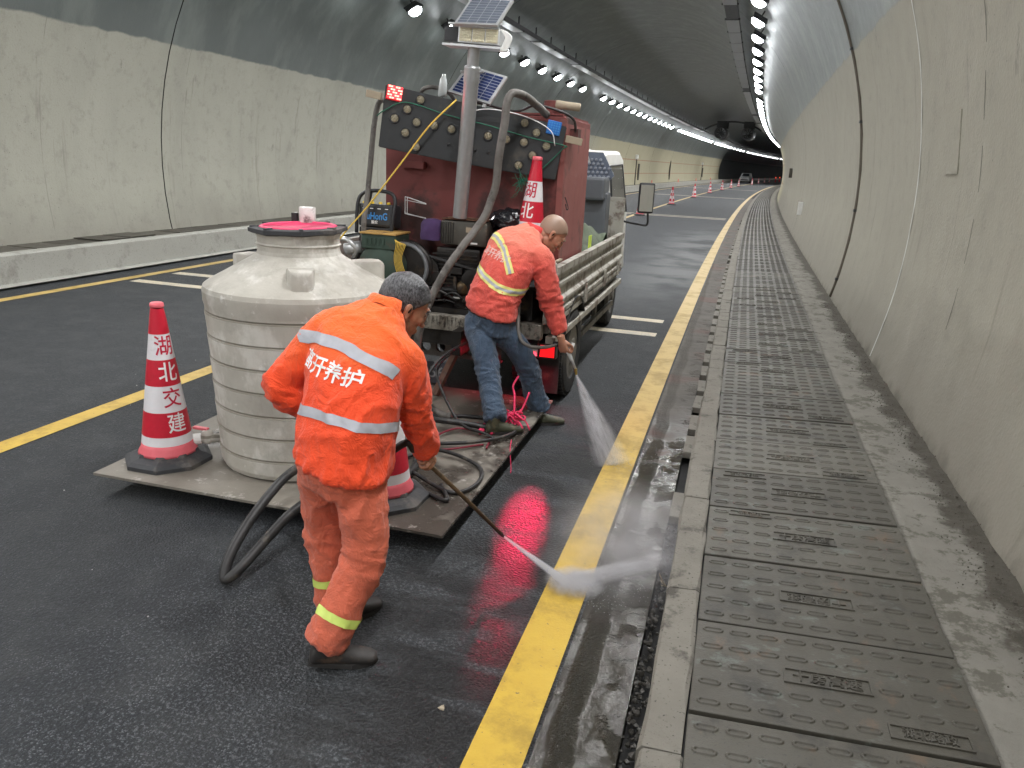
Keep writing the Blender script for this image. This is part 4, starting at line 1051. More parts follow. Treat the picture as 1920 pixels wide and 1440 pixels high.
# ------------------------------------------------------------------ hoses and ropes on the truck
hoseobj('suction_hose', [(-1.40, 5.75, 2.22), (-1.455, 5.55, 2.29), (-1.49, 5.25, 2.325), (-1.525, 5.18, 2.28), (-1.545, 5.16, 2.10), (-1.56, 5.15, 1.95), (-1.60, 5.18, 1.68), (-1.66, 5.12, 1.49), (-1.75, 5.00, 1.32), (-1.84, 4.90, 1.15), (-1.92, 4.84, .95), (-1.97, 4.82, .80), (-2.02, 4.85, .50), (-2.0, 4.9, .25), (-1.90, 4.9, .16), (-1.75, 4.85, .148)], .027, M_GREYHOSE, 'thick grey hose arching over the arrow board down to the platform', 'hose', 8, 12, wig=.006)
hoseobj('drain_hose', [(-2.56, 5.56, 2.27), (-2.60, 5.5, 2.26), (-2.64, 5.5, 2.12), (-2.67, 5.5, 1.86), (-2.70, 5.5, 1.59), (-2.71, 5.45, 1.30), (-2.70, 5.5, .76)], .020, M_GREYHOSE, 'grey hose hanging down the left edge of the red box', 'hose', 6, 10)
hoseobj('yellow_rope', [(-1.99, 5.46, 2.285), (-2.15, 5.36, 2.10), (-2.32, 5.30, 1.86), (-2.57, 5.25, 1.53), (-2.76, 5.2, 1.30), (-2.83, 5.2, 1.15), (-2.84, 5.5, .75)], .006, M_YROPE, 'taut yellow rope running from arrow board down past the washer', 'rope', 4, 6)
hoseobj('hose_over_lid', [(-2.40, 5.75, 2.28), (-2.35, 5.72, 2.37), (-2.25, 5.72, 2.385), (-2.14, 5.75, 2.34), (-2.10, 5.8, 2.24)], .016, M_GREYHOSE, 'short looped grey hose on top of the black arrow board', 'hose', 6, 8)
# ------------------------------------------------------------------ pressure washer
def mv(b, off): 
    for v in b.verts: v.co += Vector(off)
WA = thing('pressure_washer', 'black boxy machine with tube handle and blue lettering on its face', 'pressure washer', (-2.635, 5.58, 1.295), (-.08, 0, -.05)); WA.scale = (1.06,) * 3
b = BM(); add_box(b, (-.155, -.05, .05), (.12, .10, .215), bev=.02); obj('body', b, M_PCB, WA)
b = BM(); add_tube(b, spline([(-.165, -.05, 0), (-.165, -.05, .18), (-.14, -.045, .27), (-.06, -.04, .305), (.08, -.04, .30), (.135, -.045, .25), (.13, -.05, .15), (.115, -.05, 0)], 6), .014, 8); add_tube(b, spline([(-.165, .10, 0), (-.165, .10, .18), (-.14, .09, .27), (-.06, -.04, .305)], 5), .013, 8); obj('handle', b, M_PCB, WA, smooth=True)
for i in range(4):
    b = BM(); add_lathe(b, [(.013, 0), (.013, .012), (.006, .014)], 12, axisM((-.11 + i * .065, -.045, .216), (0, -.2, 1))); obj('knob', b, M_YREF, WA)
t_ = text_mesh('KuHonG', .070, .0015)
for v in t_.verts: v.co = Vector((-.02 + v.co.x * .80, -.0525, .125 + v.co.y))
obj('lettering', t_, M_TXTB, WA)
t_ = text_mesh('酷宏', .026, .0006)
for v in t_.verts: v.co = Vector((-.02 + v.co.x, -.0525, .083 + v.co.y))
obj('lettering', t_, M_TXTW, WA)
b = BM()
for i in range(4): add_box(b, (-.12 + i * .06, -.0525, .178), (-.095 + i * .06, -.0505, .183))
obj('scale_marks', b, M_TXTW, WA)
b = BM(); add_box(b, (-.15, -.04, -.10), (.10, .10, .048), bev=.01); add_box(b, (-.19, -.07, -.54), (.16, .14, -.10)); obj('stand', b, M_OILY, WA)
# wire basket rack beside it
b = BM()
for off in ((0, 0, 0), (.035, -.04, .0)):
    o_ = Vector(off) + Vector((-2.40, 5.52, 1.475))
    for dz in (.0, .10):
        L = [o_ + Vector(p) for p in ((0, 0, dz * 1.2), (.14, .02, dz * 1.1 - .03), (.17, -.05, dz - .02), (.03, -.07, dz))]
        if dz == 0 or True:
            for p, q in zip(L, L[1:] + L[:1]): add_tube(b, [p, q], .0032, 5)
    add_tube(b, [o_, o_ + Vector((0, 0, .12))], .0032, 5); add_tube(b, [o_ + Vector((.03, -.07, 0)), o_ + Vector((.03, -.07, .10))], .0032, 5)
tag(obj('wire_basket', b, M_ALU), 'small bent wire basket hanging beside the black washer', 'wire basket')
# ------------------------------------------------------------------ generator with control box
GE = thing('generator', 'old green generator drum with rusty yellow control box on top', 'generator', (-2.545, 5.50, .742)); GE.scale = (1.0, 1.0, .93)
b = BM(); c = axisM((0, -.12, .36), (0, 1, 0)); add_lathe(b, [(.02, -.03), (.12, -.02), (.17, .0), (.185, .03), (.185, .26), (.17, .29), (.02, .30)], 32, c); g_ = obj('drum', b, M_GREEN, GE); auto_smooth(g_)
b = BM(); add_box(b, (-.14, -.14, .50), (.14, .12, .615), bev=.008)
for i in range(5): add_box(b, (-.11 + i * .035, -.147, .535), (-.09 + i * .035, -.141, .585))
obj('control_box', b, M_GREEN, GE)
b = BM(); add_box(b, (-.15, -.15, .617), (.145, .13, .632), bev=.004); obj('control_lid', b, M_ORANGEY, GE)
b = BM(); c = axisM((.17, -.03, .36), (0, 1, 0)); add_lathe(b, [(.20, 0), (.215, .01), (.215, .05), (.20, .06), (.17, .05), (.17, .01), (.20, 0)], 36, c, cap=False); add_lathe(b, [(.0301, .0), (.17, .02), (.17, .04), (.03, .05)], 30, c); o = obj('flywheel', b, M_OILY, GE); auto_smooth(o)
b = BM(); add_tube(b, [Vector((.17 + .19 * math.cos(a), -.06, .36 + .19 * math.sin(a))) for a in np.linspace(-1.9, 2.6, 30)], .018, 8); obj('guard_ring', b, mat('grey_guard', (.16, .17, .18), .5, .3, .3, 9), GE, smooth=True)
b = BM()
for i in range(7): add_tube(b, spline([(.12 + i * .008, -.13, .60 - i * .008), (.15 + .012 * i, -.15, .55), (.13 + i * .010, -.14, .42), (.18 + i * .014, -.12, .2)], 4), .0028, 5)
obj('wiring', b, M_YROPE, GE, smooth=True)
b = BM(); add_box(b, (-.2, -.15, 0), (.3, .25, .17), bev=.01); obj('skid', b, M_OILY, GE)
b = BM(); add_cyl(b, (-.30, -.08, .47), (-.18, -.06, .50), .05, 14); add_tube(b, spline([(-.33, -.1, .56), (-.26, -.12, .55), (-.2, -.1, .48), (-.25, -.05, .4)], 4), .02, 8); obj('intake', b, M_ALU, GE, smooth=True)
# ------------------------------------------------------------------ engine and pump
EN = thing('engine', 'oil blackened engine and pump with rusty tank behind the coral jacketed worker', 'engine', (-1.965, 5.62, .742)); EN.scale = (1.04, .8, 1.04)
def E_(name, b, m, smooth=False): return obj(name, b, m, EN, smooth=smooth)
b = BM(); add_box(b, (-.14, -.15, .50), (.22, .13, .68), bev=.035); o = E_('fuel_tank', b, mat('stained_tank', (.075, .07, .060), .38, .3, .5, 14, (.22, .18, .12), 9, .25)); auto_smooth(o)
b = BM(); add_box(b, (-.13, -.14, .682), (.21, .12, .69), bev=.003); E_('tank_top', b, mat('rusty_tank_top', (.12, .055, .03), .7, .2, .5, 20, (.04, .03, .025), 9, .4))
b = BM(); add_box(b, (.06, -.156, .60), (.12, -.151, .635)); E_('tank_label', b, M_WOOD)
for i in range(6):
    b = BM(); add_box(b, (-.13 + i * .018, -.158, .515), (-.125 + i * .018, -.150, .665)); E_('tank_rib', b, M_OILY)
b = BM(); add_box(b, (-.30, -.12, .57), (-.16, .02, .66), bev=.03); E_('air_filter', b, M_PCB)
b = BM(); 
ring = [(.085 * math.cos(a) - .225, .075 * math.sin(a) - .05) for a in np.linspace(0, 2 * PI, 17)[:-1]]
rows = []
for j, z in enumerate((.545, .58, .62, .66, .69, .70)):
    k_ = (1.0, 1.08, 1.1, 1.05, .8, .3)[j]
    rows.append([b.verts.new((-.225 + (x + .225) * k_ + .012 * noise.noise(Vector((x * 20, y * 20, z * 20))), -.05 + (y + .05) * k_ + .015 * noise.noise(Vector((y * 30, x * 20, z * 25))), z)) for x, y in ring])
for A, B in zip(rows, rows[1:]):
    for k in range(16): b.faces.new((A[k], A[(k + 1) % 16], B[(k + 1) % 16], B[k]))
b.faces.new(rows[-1])
cl = obj('cloth_wrap', b, M_PURPLE, smooth=True); cl.location = (-1.965, 5.60, .745); tag(cl, 'purple cloth tied over the engine air filter beside the tank', 'cloth')
# block, head with fins, crankcase, exhaust, belts
b = BM(); add_box(b, (-.18, -.10, .14), (.16, .16, .48), bev=.02)
for i in range(9): add_box(b, (-.20, -.13, .22 + i * .026), (.14, -.09, .228 + i * .026))
E_('engine_block', b, M_OILY)
b = BM(); add_lathe(b, [(.03, 0), (.10, .0), (.115, .02), (.115, .05), (.04, .06)], 24, axisM((-.26, -.10, .30), (0, -1, 0))); o = E_('pulley', b, M_OILY); auto_smooth(o); b = BM(); add_lathe(b, [(.03, 0), (.07, .0), (.08, .02), (.08, .05), (.04, .06)], 20, axisM((.12, -.12, .26), (0, -1, 0))); o = E_('pulley', b, M_OILY); auto_smooth(o)
b = BM(); P = [(-.26 + .118 * math.cos(a), -.145, .30 + .118 * math.sin(a)) for a in np.linspace(PI * .5, PI * 1.5, 10)] + [(.12 + .083 * math.cos(a), -.155, .26 + .083 * math.sin(a)) for a in np.linspace(-PI * .5, PI * .5, 8)]
add_tube(b, P + [P[0]], .011, 6); E_('drive_belt', b, M_RUBBER)
b = BM(); add_tube(b, spline([(.20, .0, .42), (.30, -.05, .46), (.42, -.08, .50), (.50, -.05, .60)], 6), .035, 10); add_cyl(b, (.20, .05, .56), (.52, .05, .56), .07, 16); o = E_('muffler', b, mat('burnt_muffler', (.07, .055, .045), .55, .6, .4, 12, (.18, .10, .06), 9, .3), True)
b = BM(); add_tube(b, spline([(.28, -.10, .34), (.30, -.14, .26), (.30, -.13, .12), (.26, -.12, .06)], 6), .012, 8); add_tube(b, spline([(.33, -.11, .30), (.36, -.15, .22), (.33, -.13, .10)], 6), .016, 8)
for i in range(5):
    a = Vector((rnd.uniform(-.2, .3), rnd.uniform(-.2, -.1), rnd.uniform(.06, .2))); add_tube(b, spline([a, a + Vector((rnd.uniform(-.1, .1), -.02, rnd.uniform(-.04, .06))), a + Vector((rnd.uniform(-.25, .25), .02, rnd.uniform(-.04, .04)))], 5), rnd.uniform(.006, .012), 6)
E_('pipework', b, M_OILY, True)
for i in range(40):
    c_ = Vector((rnd.uniform(-.28, .45), rnd.uniform(-.16, -.02), rnd.uniform(.06, .44))); s = [rnd.uniform(.012, .05) for _ in range(3)]
    b = BM(); add_box(b, c_ - Vector(s), c_ + Vector(s), None, .004); E_('fitting', b, M_OILY)
b = BM(); add_cyl(b, (.34, -.1, .24), (.34, .1, .24), .05, 14); bmesh.ops.create_icosphere(b, subdivisions=2, radius=.055, matrix=Matrix.Translation(Vector((.05, -.14, .20)))); E_('pump_head', b, mat('brassy_pump', (.20, .14, .07), .45, .6, .4, 14, (.04, .03, .03), 8, .45), True)
for i, (x, z) in enumerate(((.10, .52), (-.02, .12), (.16, .10))):
    b = BM(); add_box(b, (x, -.165, z), (x + .05, -.158, z + .012)); E_('wire_clip', b, M_WHITEP)
b = BM(); add_box(b, (-.42, -.20, .0), (.50, .30, .05)); E_('engine_skid', b, M_OILY)
b = BM()
for i in range(9):
    p = Vector((rnd.uniform(-.3, .5), rnd.uniform(-.22, -.16), rnd.uniform(.06, .14))); q = p + Vector((rnd.uniform(-.3, .3), rnd.uniform(-.01, .01), rnd.uniform(-.05, .05)))
    add_tube(b, spline([p, (p + q) / 2 + Vector((0, -.02, rnd.uniform(-.02, .04))), q], 5), rnd.uniform(.004, .009), 6)
E_('loose_cables', b, M_BLACKHOSE, True)
# box behind pump, black bag
b = BM(); bmesh.ops.create_icosphere(b, subdivisions=4, radius=.12)
for v in b.verts: v.co = Vector((v.co.x * 1.25, v.co.y * .9, v.co.z * .75)) + Vector(noise.noise_vector(v.co * 22)) * .025 + Vector(noise.noise_vector(v.co * 60)) * .006
o = obj('bin_bag', b, mat('shiny_black_film', (.015, .015, .018), .18), smooth=True); o.location = (-1.62, 5.66, 1.46); tag(o, 'crumpled shiny black plastic bag behind the coral jacket collar', 'bag')
b = BM(); add_box(b, (-1.72, 5.54, 1.27), (-1.56, 5.78, 1.37), bev=.01); add_box(b, (-1.70, 5.56, .742), (-1.57, 5.76, 1.272)); tag(obj('equipment_shelf', b, M_OILY), 'black steel shelf beside the engine under the plastic bag', 'shelf')
b = BM(); add_box(b, (-1.57, 5.52, .742), (-1.37, 5.76, .999), bev=.006); tag(obj('cone_crate', b, M_OILY), 'dark crate under the cone that stands on the truck', 'crate')

# ------------------------------------------------------------------ things in the bed in front of the red box
b = BM(); n_u, n_v = 46, 30; rows = []
for i in range(n_u + 1):
    row = []
    for j in range(n_v + 1):
        u = i / n_u; v = j / n_v; x = -2.3 + 1.06 * v; y = 6.95 + 1.80 * u
        h = .52 * math.sin(PI * min(1, u * .9 + .08)) ** .7 * (1 - .35 * abs(v * 2 - 1) ** 2)
        fold = abs(noise.noise(Vector((x * 2.3 + y * 1.8, y * .9 - x * 1.6, 0)))) * .20 + noise.noise(Vector((x * 7 + y * 4, y * 3, 2))) * .05
        row.append(b.verts.new((x + .03 * noise.noise(Vector((x * 5, y * 5, 7))), y, .80 + max(0, h + fold - .06) + (0.10 if v > .8 else 0) * u)))
    rows.append(row)
for A, B in zip(rows, rows[1:]):
    for k in range(n_v): b.faces.new((A[k], B[k], B[k + 1], A[k + 1]))
o = obj('tarpaulin', b, M_TARP, smooth=True); tag(o, 'crumpled olive green tarpaulin heaped in the bed behind the cab', 'tarpaulin')
sm = o.modifiers.new('s', 'SUBSURF'); sm.levels = 1; sm.render_levels = 1
AP = thing('arrow_sign', 'grey studded arrow sign leaning against the cab rear window', 'sign', (-1.60, 8.80, 1.76), (-.05, .0, 0))
b = BM(); pts = [(-.28, -.12), (-.28, .12), (.0, .12), (-.06, .26), (.12, .26), (.26, .02), (.06, -.24), (-.10, -.24), (.0, -.12)]
F = [b.verts.new((x, -.015, y)) for x, y in pts]; G = [b.verts.new((x, .015, y)) for x, y in pts]
b.faces.new(F); b.faces.new(G[::-1]); n_ = len(pts)
for k in range(n_): b.faces.new((F[k], G[k], G[(k + 1) % n_], F[(k + 1) % n_]))
bmesh.ops.recalc_face_normals(b, faces=b.faces); obj('panel', b, mat('slate_plastic', (.09, .11, .15), .5), AP)
b = BM()
for i in range(-5, 6):
    for j in range(-5, 6):
        x, z = i * .05 + (.025 if j % 2 else 0), j * .045
        if -.26 < x < .22 and (abs(z) < .10 or (abs(z) < .22 and -.06 < x < .2 - abs(z) * .5)): add_lathe(b, [(.016, 0), (.016, .012), (.010, .016)], 8, axisM((x, -.015, z), (0, -1, 0)))
o = obj('studs', b, mat('stud_grey', (.20, .22, .26), .35), AP); o['kind'] = 'stuff'
b = BM(); add_box(b, (-1.62, 8.55, 1.14), (-1.36, 8.80, 1.60), bev=.02); add_box(b, (-1.66, 8.45, 1.52), (-1.38, 8.80, 1.76), bev=.03); tag(obj('grey_canister', b, mat('slate_case', (.11, .12, .135), .45, 0, .2, 6)), 'slate grey upright case behind the cab window above the tarpaulin', 'case')
b = BM(); add_box(b, (-1.95, 8.6, 1.05), (-1.68, 8.80, 1.68), bev=.03); tag(obj('white_canister', b, M_CABW), 'white plastic container beside the slate case behind the cab', 'container')
b = BM(); add_box(b, (-1.262, 5.48, 1.172), (-1.235, 5.85, 1.19), bev=.003)
o = obj('timber_offcut', b, M_WOOD); o.rotation_euler = (0, 0, 0); tag(o, 'pale timber offcut lying on the truck side near the worker', 'timber')
b = BM(); add_box(b, (-1.252, 7.0, 1.11), (-1.244, 7.12, 1.27)); tag(obj('yellow_tag', b, mat('lime_tape', (.62, .80, .08), .5)), 'small lime yellow tag stuck on the inner bed side', 'tag')

# ------------------------------------------------------------------ water tank
n = NT('tank_plastic'); x, y, z = n.xyz()
c = n.mix(n.noise(5, 6, .6), (.33, .31, .27, 1), (.55, .53, .48, 1))
c = n.mix(n.mul(n.ss(n.noise(3.5, 6, .65, n.scale(1, 1, .6)), .50, .60), .6), c, (.66, .65, .61, 1))
c = n.mix(n.mul(n.ss(n.noise(9, 6, .7), .60, .70), .8), c, (.74, .74, .72, 1))
c = n.mix(n.mul(n.ss(n.noise(2.4, 6, .7, n.scale(1.5, 1.5, .3)), .56, .70), .5), c, (.25, .225, .18, 1))
c = n.mix(n.mul(n.ss(n.noise(6, 5, .7), .64, .70), n.ss(z, .75, .2), .35) if False else n.mul(n.ss(n.noise(5, 5, .7), .58, .68), n.ss(z, .2, .7, True), .5), c, (.30, .32, .27, 1))
c = n.mix(n.mul(n.ss(n.noise(1.8, 6, .7), .44, .62), .45), c, (.24, .225, .195, 1))
gr = n.ma('ABSOLUTE', n.ma('SUBTRACT', n.ma('FRACT', n.ma('DIVIDE', n.ma('ADD', z, -.060), .13)), .5))
c = n.mix(n.mul(n.ss(gr, .045, .085, True), n.ss(z, .95, .97, True), .75), c, (.13, .115, .085, 1))
n.bump(n.ma('ADD', n.noise(14, 5), n.mul(n.noise(90, 3), .3)), .22, .01)
M_TANK = n.done(c, .75)
TK = thing('water_tank', 'big dirty white ribbed plastic water tank with tapered top on platform', 'water tank', (-2.355, 3.93, PZ)); TK.scale = (.97, .97, 1)
prof = [(.44, 0), (.480, .012), (.492, .04)]
R_ = lambda z: .492 + .050 * (z / 1.0) ** 1.2
for zz in (.125, .255, .385, .515, .645, .775, .905):
    prof += [(R_(zz) + .001, zz - .030), (R_(zz) + .0035, zz - .007), (R_(zz) - .0035, zz), (R_(zz), zz + .006), (R_(zz + .03), zz + .03)]
prof += [(.545, .96), (.547, 1.015), (.540, 1.040), (.515, 1.058), (.43, 1.105), (.34, 1.155), (.262, 1.198), (.240, 1.215), (.234, 1.235), (.234, 1.262), (.242, 1.270), (.234, 1.278), (.235, 1.31), (.246, 1.335)]
b = BM(); add_lathe(b, prof, 72, cap=False); o = obj('shell', b, M_TANK, TK); auto_smooth(o, 16)
for a, w_ in ((-1.02, .075), (2.95, .075), (.55, .075)):
    b = BM(); M = Matrix.Rotation(a, 4, 'Z'); sec = []
    for r_, zt, k_, base in ((.30, 1.172, 1, 1.05), (.36, 1.176, 1, 1.04), (.42, 1.178, .98, 1.03), (.465, 1.176, .86, 1.02), (.485, 1.166, .62, 1.01), (.492, 1.15, .35, 1.0)):
        k_ *= w_
        sec.append([b.verts.new(M @ Vector(p)) for p in ((r_, -k_, base), (r_, -k_, zt - .010), (r_, -k_ * .9, zt), (r_, k_ * .9, zt), (r_, k_, zt - .010), (r_, k_, base))])
    for A, B in zip(sec, sec[1:]):
        for k in range(5): b.faces.new((A[k], A[k + 1], B[k + 1], B[k]))
    b.faces.new(sec[-1]); b.faces.new(sec[0][::-1]); bmesh.ops.recalc_face_normals(b, faces=b.faces)
    o = obj('lifting_lug', b, M_TANK, TK); auto_smooth(o, 40)
# tap at the foot
b = BM(); add_cyl(b, (-.43, -.22, .11), (-.55, -.29, .11), .028, 12); add_lathe(b, [(.03, 0), (.034, .01), (.034, .06), (.028, .07)], 14, axisM((-.51, -.265, .085), (0, 0, 1))); obj('outlet', b, M_TANK, TK, smooth=True)
b = BM(); add_cyl(b, (-.54, -.285, .11), (-.70, -.40, .10), .020, 12, .026); add_cyl(b, (-.54, -.285, .11), (-.60, -.325, .105), .034, 12); obj('tap', b, M_WHITEP, TK)
b = BM(); add_box(b, (-.62, -.26, .15), (-.52, -.23, .165), bev=.004); obj('tap_handle', b, M_CONEP, TK)
# upturned cone used as a plug: its base lies on the neck, the pink inside shows
LDp = thing('upturned_cone', 'upturned traffic cone plugging the tank mouth showing its pink inside', 'traffic cone', (-2.355, 3.93, PZ + 1.330), (.02, -.02, .2))
b = BM(); rs = []
for r_, z_ in ((.250, .0), (.272, .010), (.272, .030), (.245, .036), (.205, .036)): rs.append([b.verts.new((r_ * math.cos(PI / 8 + k * PI / 4), r_ * math.sin(PI / 8 + k * PI / 4), z_)) for k in range(8)])
for A, B in zip(rs, rs[1:]):
    for k in range(8): b.faces.new((A[k], A[(k + 1) % 8], B[(k + 1) % 8], B[k]))
obj('base', b, M_CONEB, LDp)
b = BM(); add_lathe(b, [(.215, .036), (.200, .042), (.190, .038), (.180, .0), (.13, -.12), (.08, -.42), (.03, -.70)], 36, cap=True); obj('hollow', b, mat('cone_inside_pink', (.85, .06, .17), .6, 0, .12, 9), LDp, smooth=True)
b = BM()
for k in range(8):
    a = k * PI / 4 + PI / 8; add_box(b, (.212, -.010, .034), (.262, .010, .041), Matrix.Rotation(a, 4, 'Z'))
obj('stiffener', b, M_CONEB, LDp)
b = BM(); add_lathe(b, [(.045, 0), (.048, .005), (.048, .085), (.045, .09)], 20); o = obj('paint_tin', b, mat('white_tin', (.72, .72, .70), .4, 0, .1, 20, (.10, .09, .08), 14, .4), smooth=False); auto_smooth(o); o.location = (-2.42, 4.14, PZ + 1.366); tag(o, 'small white spattered tin standing on rim of the upturned cone', 'tin')
b = BM(); add_box(b, (-.018, -.012, 0), (.018, .012, .055), bev=.003); o = obj('black_clip', b, M_PCB); o.location = (-2.485, 4.11, PZ + 1.366); tag(o, 'small black clip beside the white tin on the tank top', 'clip')

# ------------------------------------------------------------------ hoses on the platform and road
hoseobj('delivery_hose', [(-1.50, 3.0, .62), (-1.70, 3.12, .50), (-1.88, 3.22, .41), (-2.00, 3.18, .33), (-2.03, 3.05, .27), (-2.025, 2.85, .20), (-2.02, 2.70, .11), (-2.005, 2.64, .032), (-1.95, 2.69, .08), (-1.92, 2.85, .15), (-1.88, 3.02, .22), (-1.82, 3.20, .24), (-1.72, 3.45, .16), (-1.62, 3.85, .148), (-1.75, 4.3, .145)], .024, M_BLACKHOSE, 'thick black hose looping down from platform to the road beside the tank', 'hose', 8, 12)
HZ = PZ + .016
for i, (pts, r, m, lab) in enumerate((
        ([(-1.20 - .2, 3.75, HZ), (-1.30, 3.58, HZ), (-1.42, 3.62, HZ), (-1.62, 3.75, HZ), (-1.75, 4.0, HZ), (-1.6, 4.2, HZ + .02), (-1.3, 4.1, HZ), (-1.22, 3.85, HZ), (-1.32, 3.68, HZ), (-1.6, 3.82, HZ + .02)], .012, M_BLACKHOSE, 'coiled thin black hose nearest the platform corner'),
        ([(-1.9, 4.3, HZ), (-1.6, 4.35, HZ + .01), (-1.35, 4.5, HZ + .02), (-1.25, 4.75, HZ + .01), (-1.4, 4.95, HZ), (-1.8, 4.9, HZ), (-2.1, 4.6, HZ)], .013, M_BLACKHOSE, 'black hose lying across the platform by the worker boot'),
        ([(-1.9, 5.60, .50), (-1.9, 5.2, .50), (-1.9, 4.95, .44), (-1.75, 4.75, .30), (-1.6, 4.65, .18), (-1.42, 4.6, HZ + .02), (-1.3, 4.55, HZ)], .010, M_BLACKHOSE, 'thin dark hose sagging from the bumper to the platform'),
        ([(-1.70, 5.5, .60), (-1.78, 5.15, .60), (-1.88, 4.9, .52), (-1.92, 4.6, .34), (-1.93, 4.3, .22), (-1.95, 4.1, HZ), (-1.90, 3.85, HZ), (-1.8, 3.7, HZ)], .012, M_BLACKHOSE, 'dark hose hanging straight from behind the jeans to the platform'),
        ([(-2.05, 4.7, HZ + .02), (-1.8, 4.62, HZ + .06), (-1.55, 4.68, HZ + .04), (-1.36, 4.72, HZ + .01)], .022, M_BLACKHOSE, 'thick dark hose end lying across platform under the bumper'),
        ([(-1.38, 4.45, HZ), (-1.6, 4.25, HZ + .005), (-1.72, 4.4, HZ), (-1.62, 4.62, HZ + .02), (-1.40, 4.62, HZ), (-1.34, 4.4, HZ)], .007, mat('wine_red_cord', (.20, .012, .03), .5), 'wine red cord coiled on the platform beside the boot'),
        ([(-1.42, 5.30, .95), (-1.36, 5.12, .74), (-1.29, 5.10, .66), (-1.20, 5.22, .63), (-1.13, 5.335, .63)], .013, M_GREYHOSE, 'grey hose feeding the spray gun of the worker in jeans'))):
    hoseobj('hose', pts, r, m, lab, 'hose', 8, 8)
b = BM()
for i in range(34):
    p = Vector((-1.30 + rnd.gauss(0, .035), 4.86 + rnd.gauss(0, .03), .215 + rnd.uniform(-.03, .03))); q = p + Vector((rnd.gauss(0, .06), rnd.gauss(-.03, .04), rnd.uniform(-.08, .0)))
    q.z = max(q.z, PZ + .008); add_tube(b, spline([p, (p + q) / 2 + Vector((rnd.gauss(0, .02), rnd.gauss(0, .02), .015)), q], 3), .006, 5)
add_tube(b, spline([(-1.30, 4.88, .22), (-1.33, 4.98, .32), (-1.37, 5.08, .36), (-1.35, 5.14, .42)], 5), .008, 6); add_tube(b, spline([(-1.28, 4.86, .2), (-1.26, 4.96, .25), (-1.24, 5.04, .34)], 5), .007, 6)
tag(obj('pink_rope', b, M_PINK, smooth=True), 'tangle of bright pink rope on the platform edge by the boots', 'rope')
b = BM(); 
for i in range(7):
    p = Vector((-1.44 + rnd.gauss(0, .04), 4.70 + rnd.gauss(0, .05), PZ + .012)); q = p + Vector((rnd.gauss(0, .08), rnd.gauss(0, .06), .01)); add_tube(b, spline([p, (p + q) / 2 + Vector((0, 0, .03)), q], 3), .012, 5)
tag(obj('pink_rag', b, M_PINK, smooth=True), 'small bunched pink rag left of the boot on the platform', 'rag')
hoseobj('stray_twine', [(-1.24, 4.62, PZ + .01), (-1.20, 4.45, PZ + .004), (-1.175, 4.40, .03), (-1.165, 4.36, .008)], .003, M_PINK, 'pink twine trailing over the platform edge to the road', 'twine', 5, 5)
b = BM()
for i in range(3): add_tube(b, spline([(-.10 + i * .008, 3.30, .02), (-.12, 3.26 - i * .02, .07), (-.14 + i * .01, 3.25, .11 - i * .03)], 4), .0022, 4)
tag(obj('dry_straw', b, M_WOOD), 'few dry straws caught against the kerb near the spray', 'straw')
# litter and pale chips on the road
for i, (x, y) in enumerate(((-.80, 2.2),)):
    b = BM(); bmesh.ops.create_icosphere(b, subdivisions=1, radius=.012)
    for v in b.verts: v.co += Vector(noise.noise_vector(v.co * 90)) * .008; v.co.z *= .6
    o = obj('pale_stone', b, mat('pale_stone', (.42, .36, .27), .8)); o.location = (x, y, .005); tag(o, 'single pale pebble on the asphalt near bottom centre', 'pebble')
b = BM()
for i in range(70):
    x = rnd.uniform(-5, -.7); y = rnd.uniform(1.6, 12); s = rnd.uniform(.002, .005); bmesh.ops.create_icosphere(b, subdivisions=1, radius=s, matrix=Matrix.Translation(Vector((x, y, s * .5))))
obj('road_chips', b, mat('pale_chip', (.40, .40, .38), .8), kind='stuff')
# ------------------------------------------------------------------ people
def lerp(a, b, t): return a + (b - a) * t
def add_sections(bm, secs, seg=28, sub=5):
    """closed loft; secs: (centre, lateral axis, depth axis, half width, half depth)"""
    S = [(Vector(c), Vector(l).normalized(), Vector(d).normalized(), a, b) for c, l, d, a, b in secs]
    P = spline([s[0] for s in S], sub); n = len(P); rings = []
    for i, p in enumerate(P):
        t = i / sub; k = min(int(t), len(S) - 2); f = t - k; f = min(1, f); g = f * f * (3 - 2 * f)
        l = (S[k][1].lerp(S[k + 1][1], g)).normalized(); d = S[k][2].lerp(S[k + 1][2], g); d = (d - l * d.dot(l)).normalized()
        a = lerp(S[k][3], S[k + 1][3], g); b_ = lerp(S[k][4], S[k + 1][4], g)
        ring = []
        for q in range(seg):
            th = 2 * PI * q / seg; c, s = math.cos(th), math.sin(th)
            c_ = math.copysign(abs(c) ** .85, c); s_ = math.copysign(abs(s) ** .85, s)
            ring.append(bm.verts.new(p + l * (a * c_) + d * (b_ * s_)))
        rings.append(ring)
    for A, B in zip(rings, rings[1:]):
        for q in range(seg): bm.faces.new((A[q], A[(q + 1) % seg], B[(q + 1) % seg], B[q]))
    bm.faces.new(rings[0][::-1]); bm.faces.new(rings[-1])
def add_ell(bm, c, r, M=None, sub=3):
    mm = Matrix.Translation(Vector(c)) @ Matrix.Diagonal((*r, 1))
    if M is not None: mm = M @ mm
    bmesh.ops.create_icosphere(bm, subdivisions=sub, radius=1, matrix=mm)
def add_limb(bm, pts, rs, seg=18, sub=6):
    P = spline(pts, sub); R = [lerp(rs[min(i // sub, len(rs) - 2)], rs[min(i // sub + 1, len(rs) - 1)], (i % sub) / sub if i < len(P) - 1 else 1) for i in range(len(P))]
    add_tube(bm, P, R, seg)
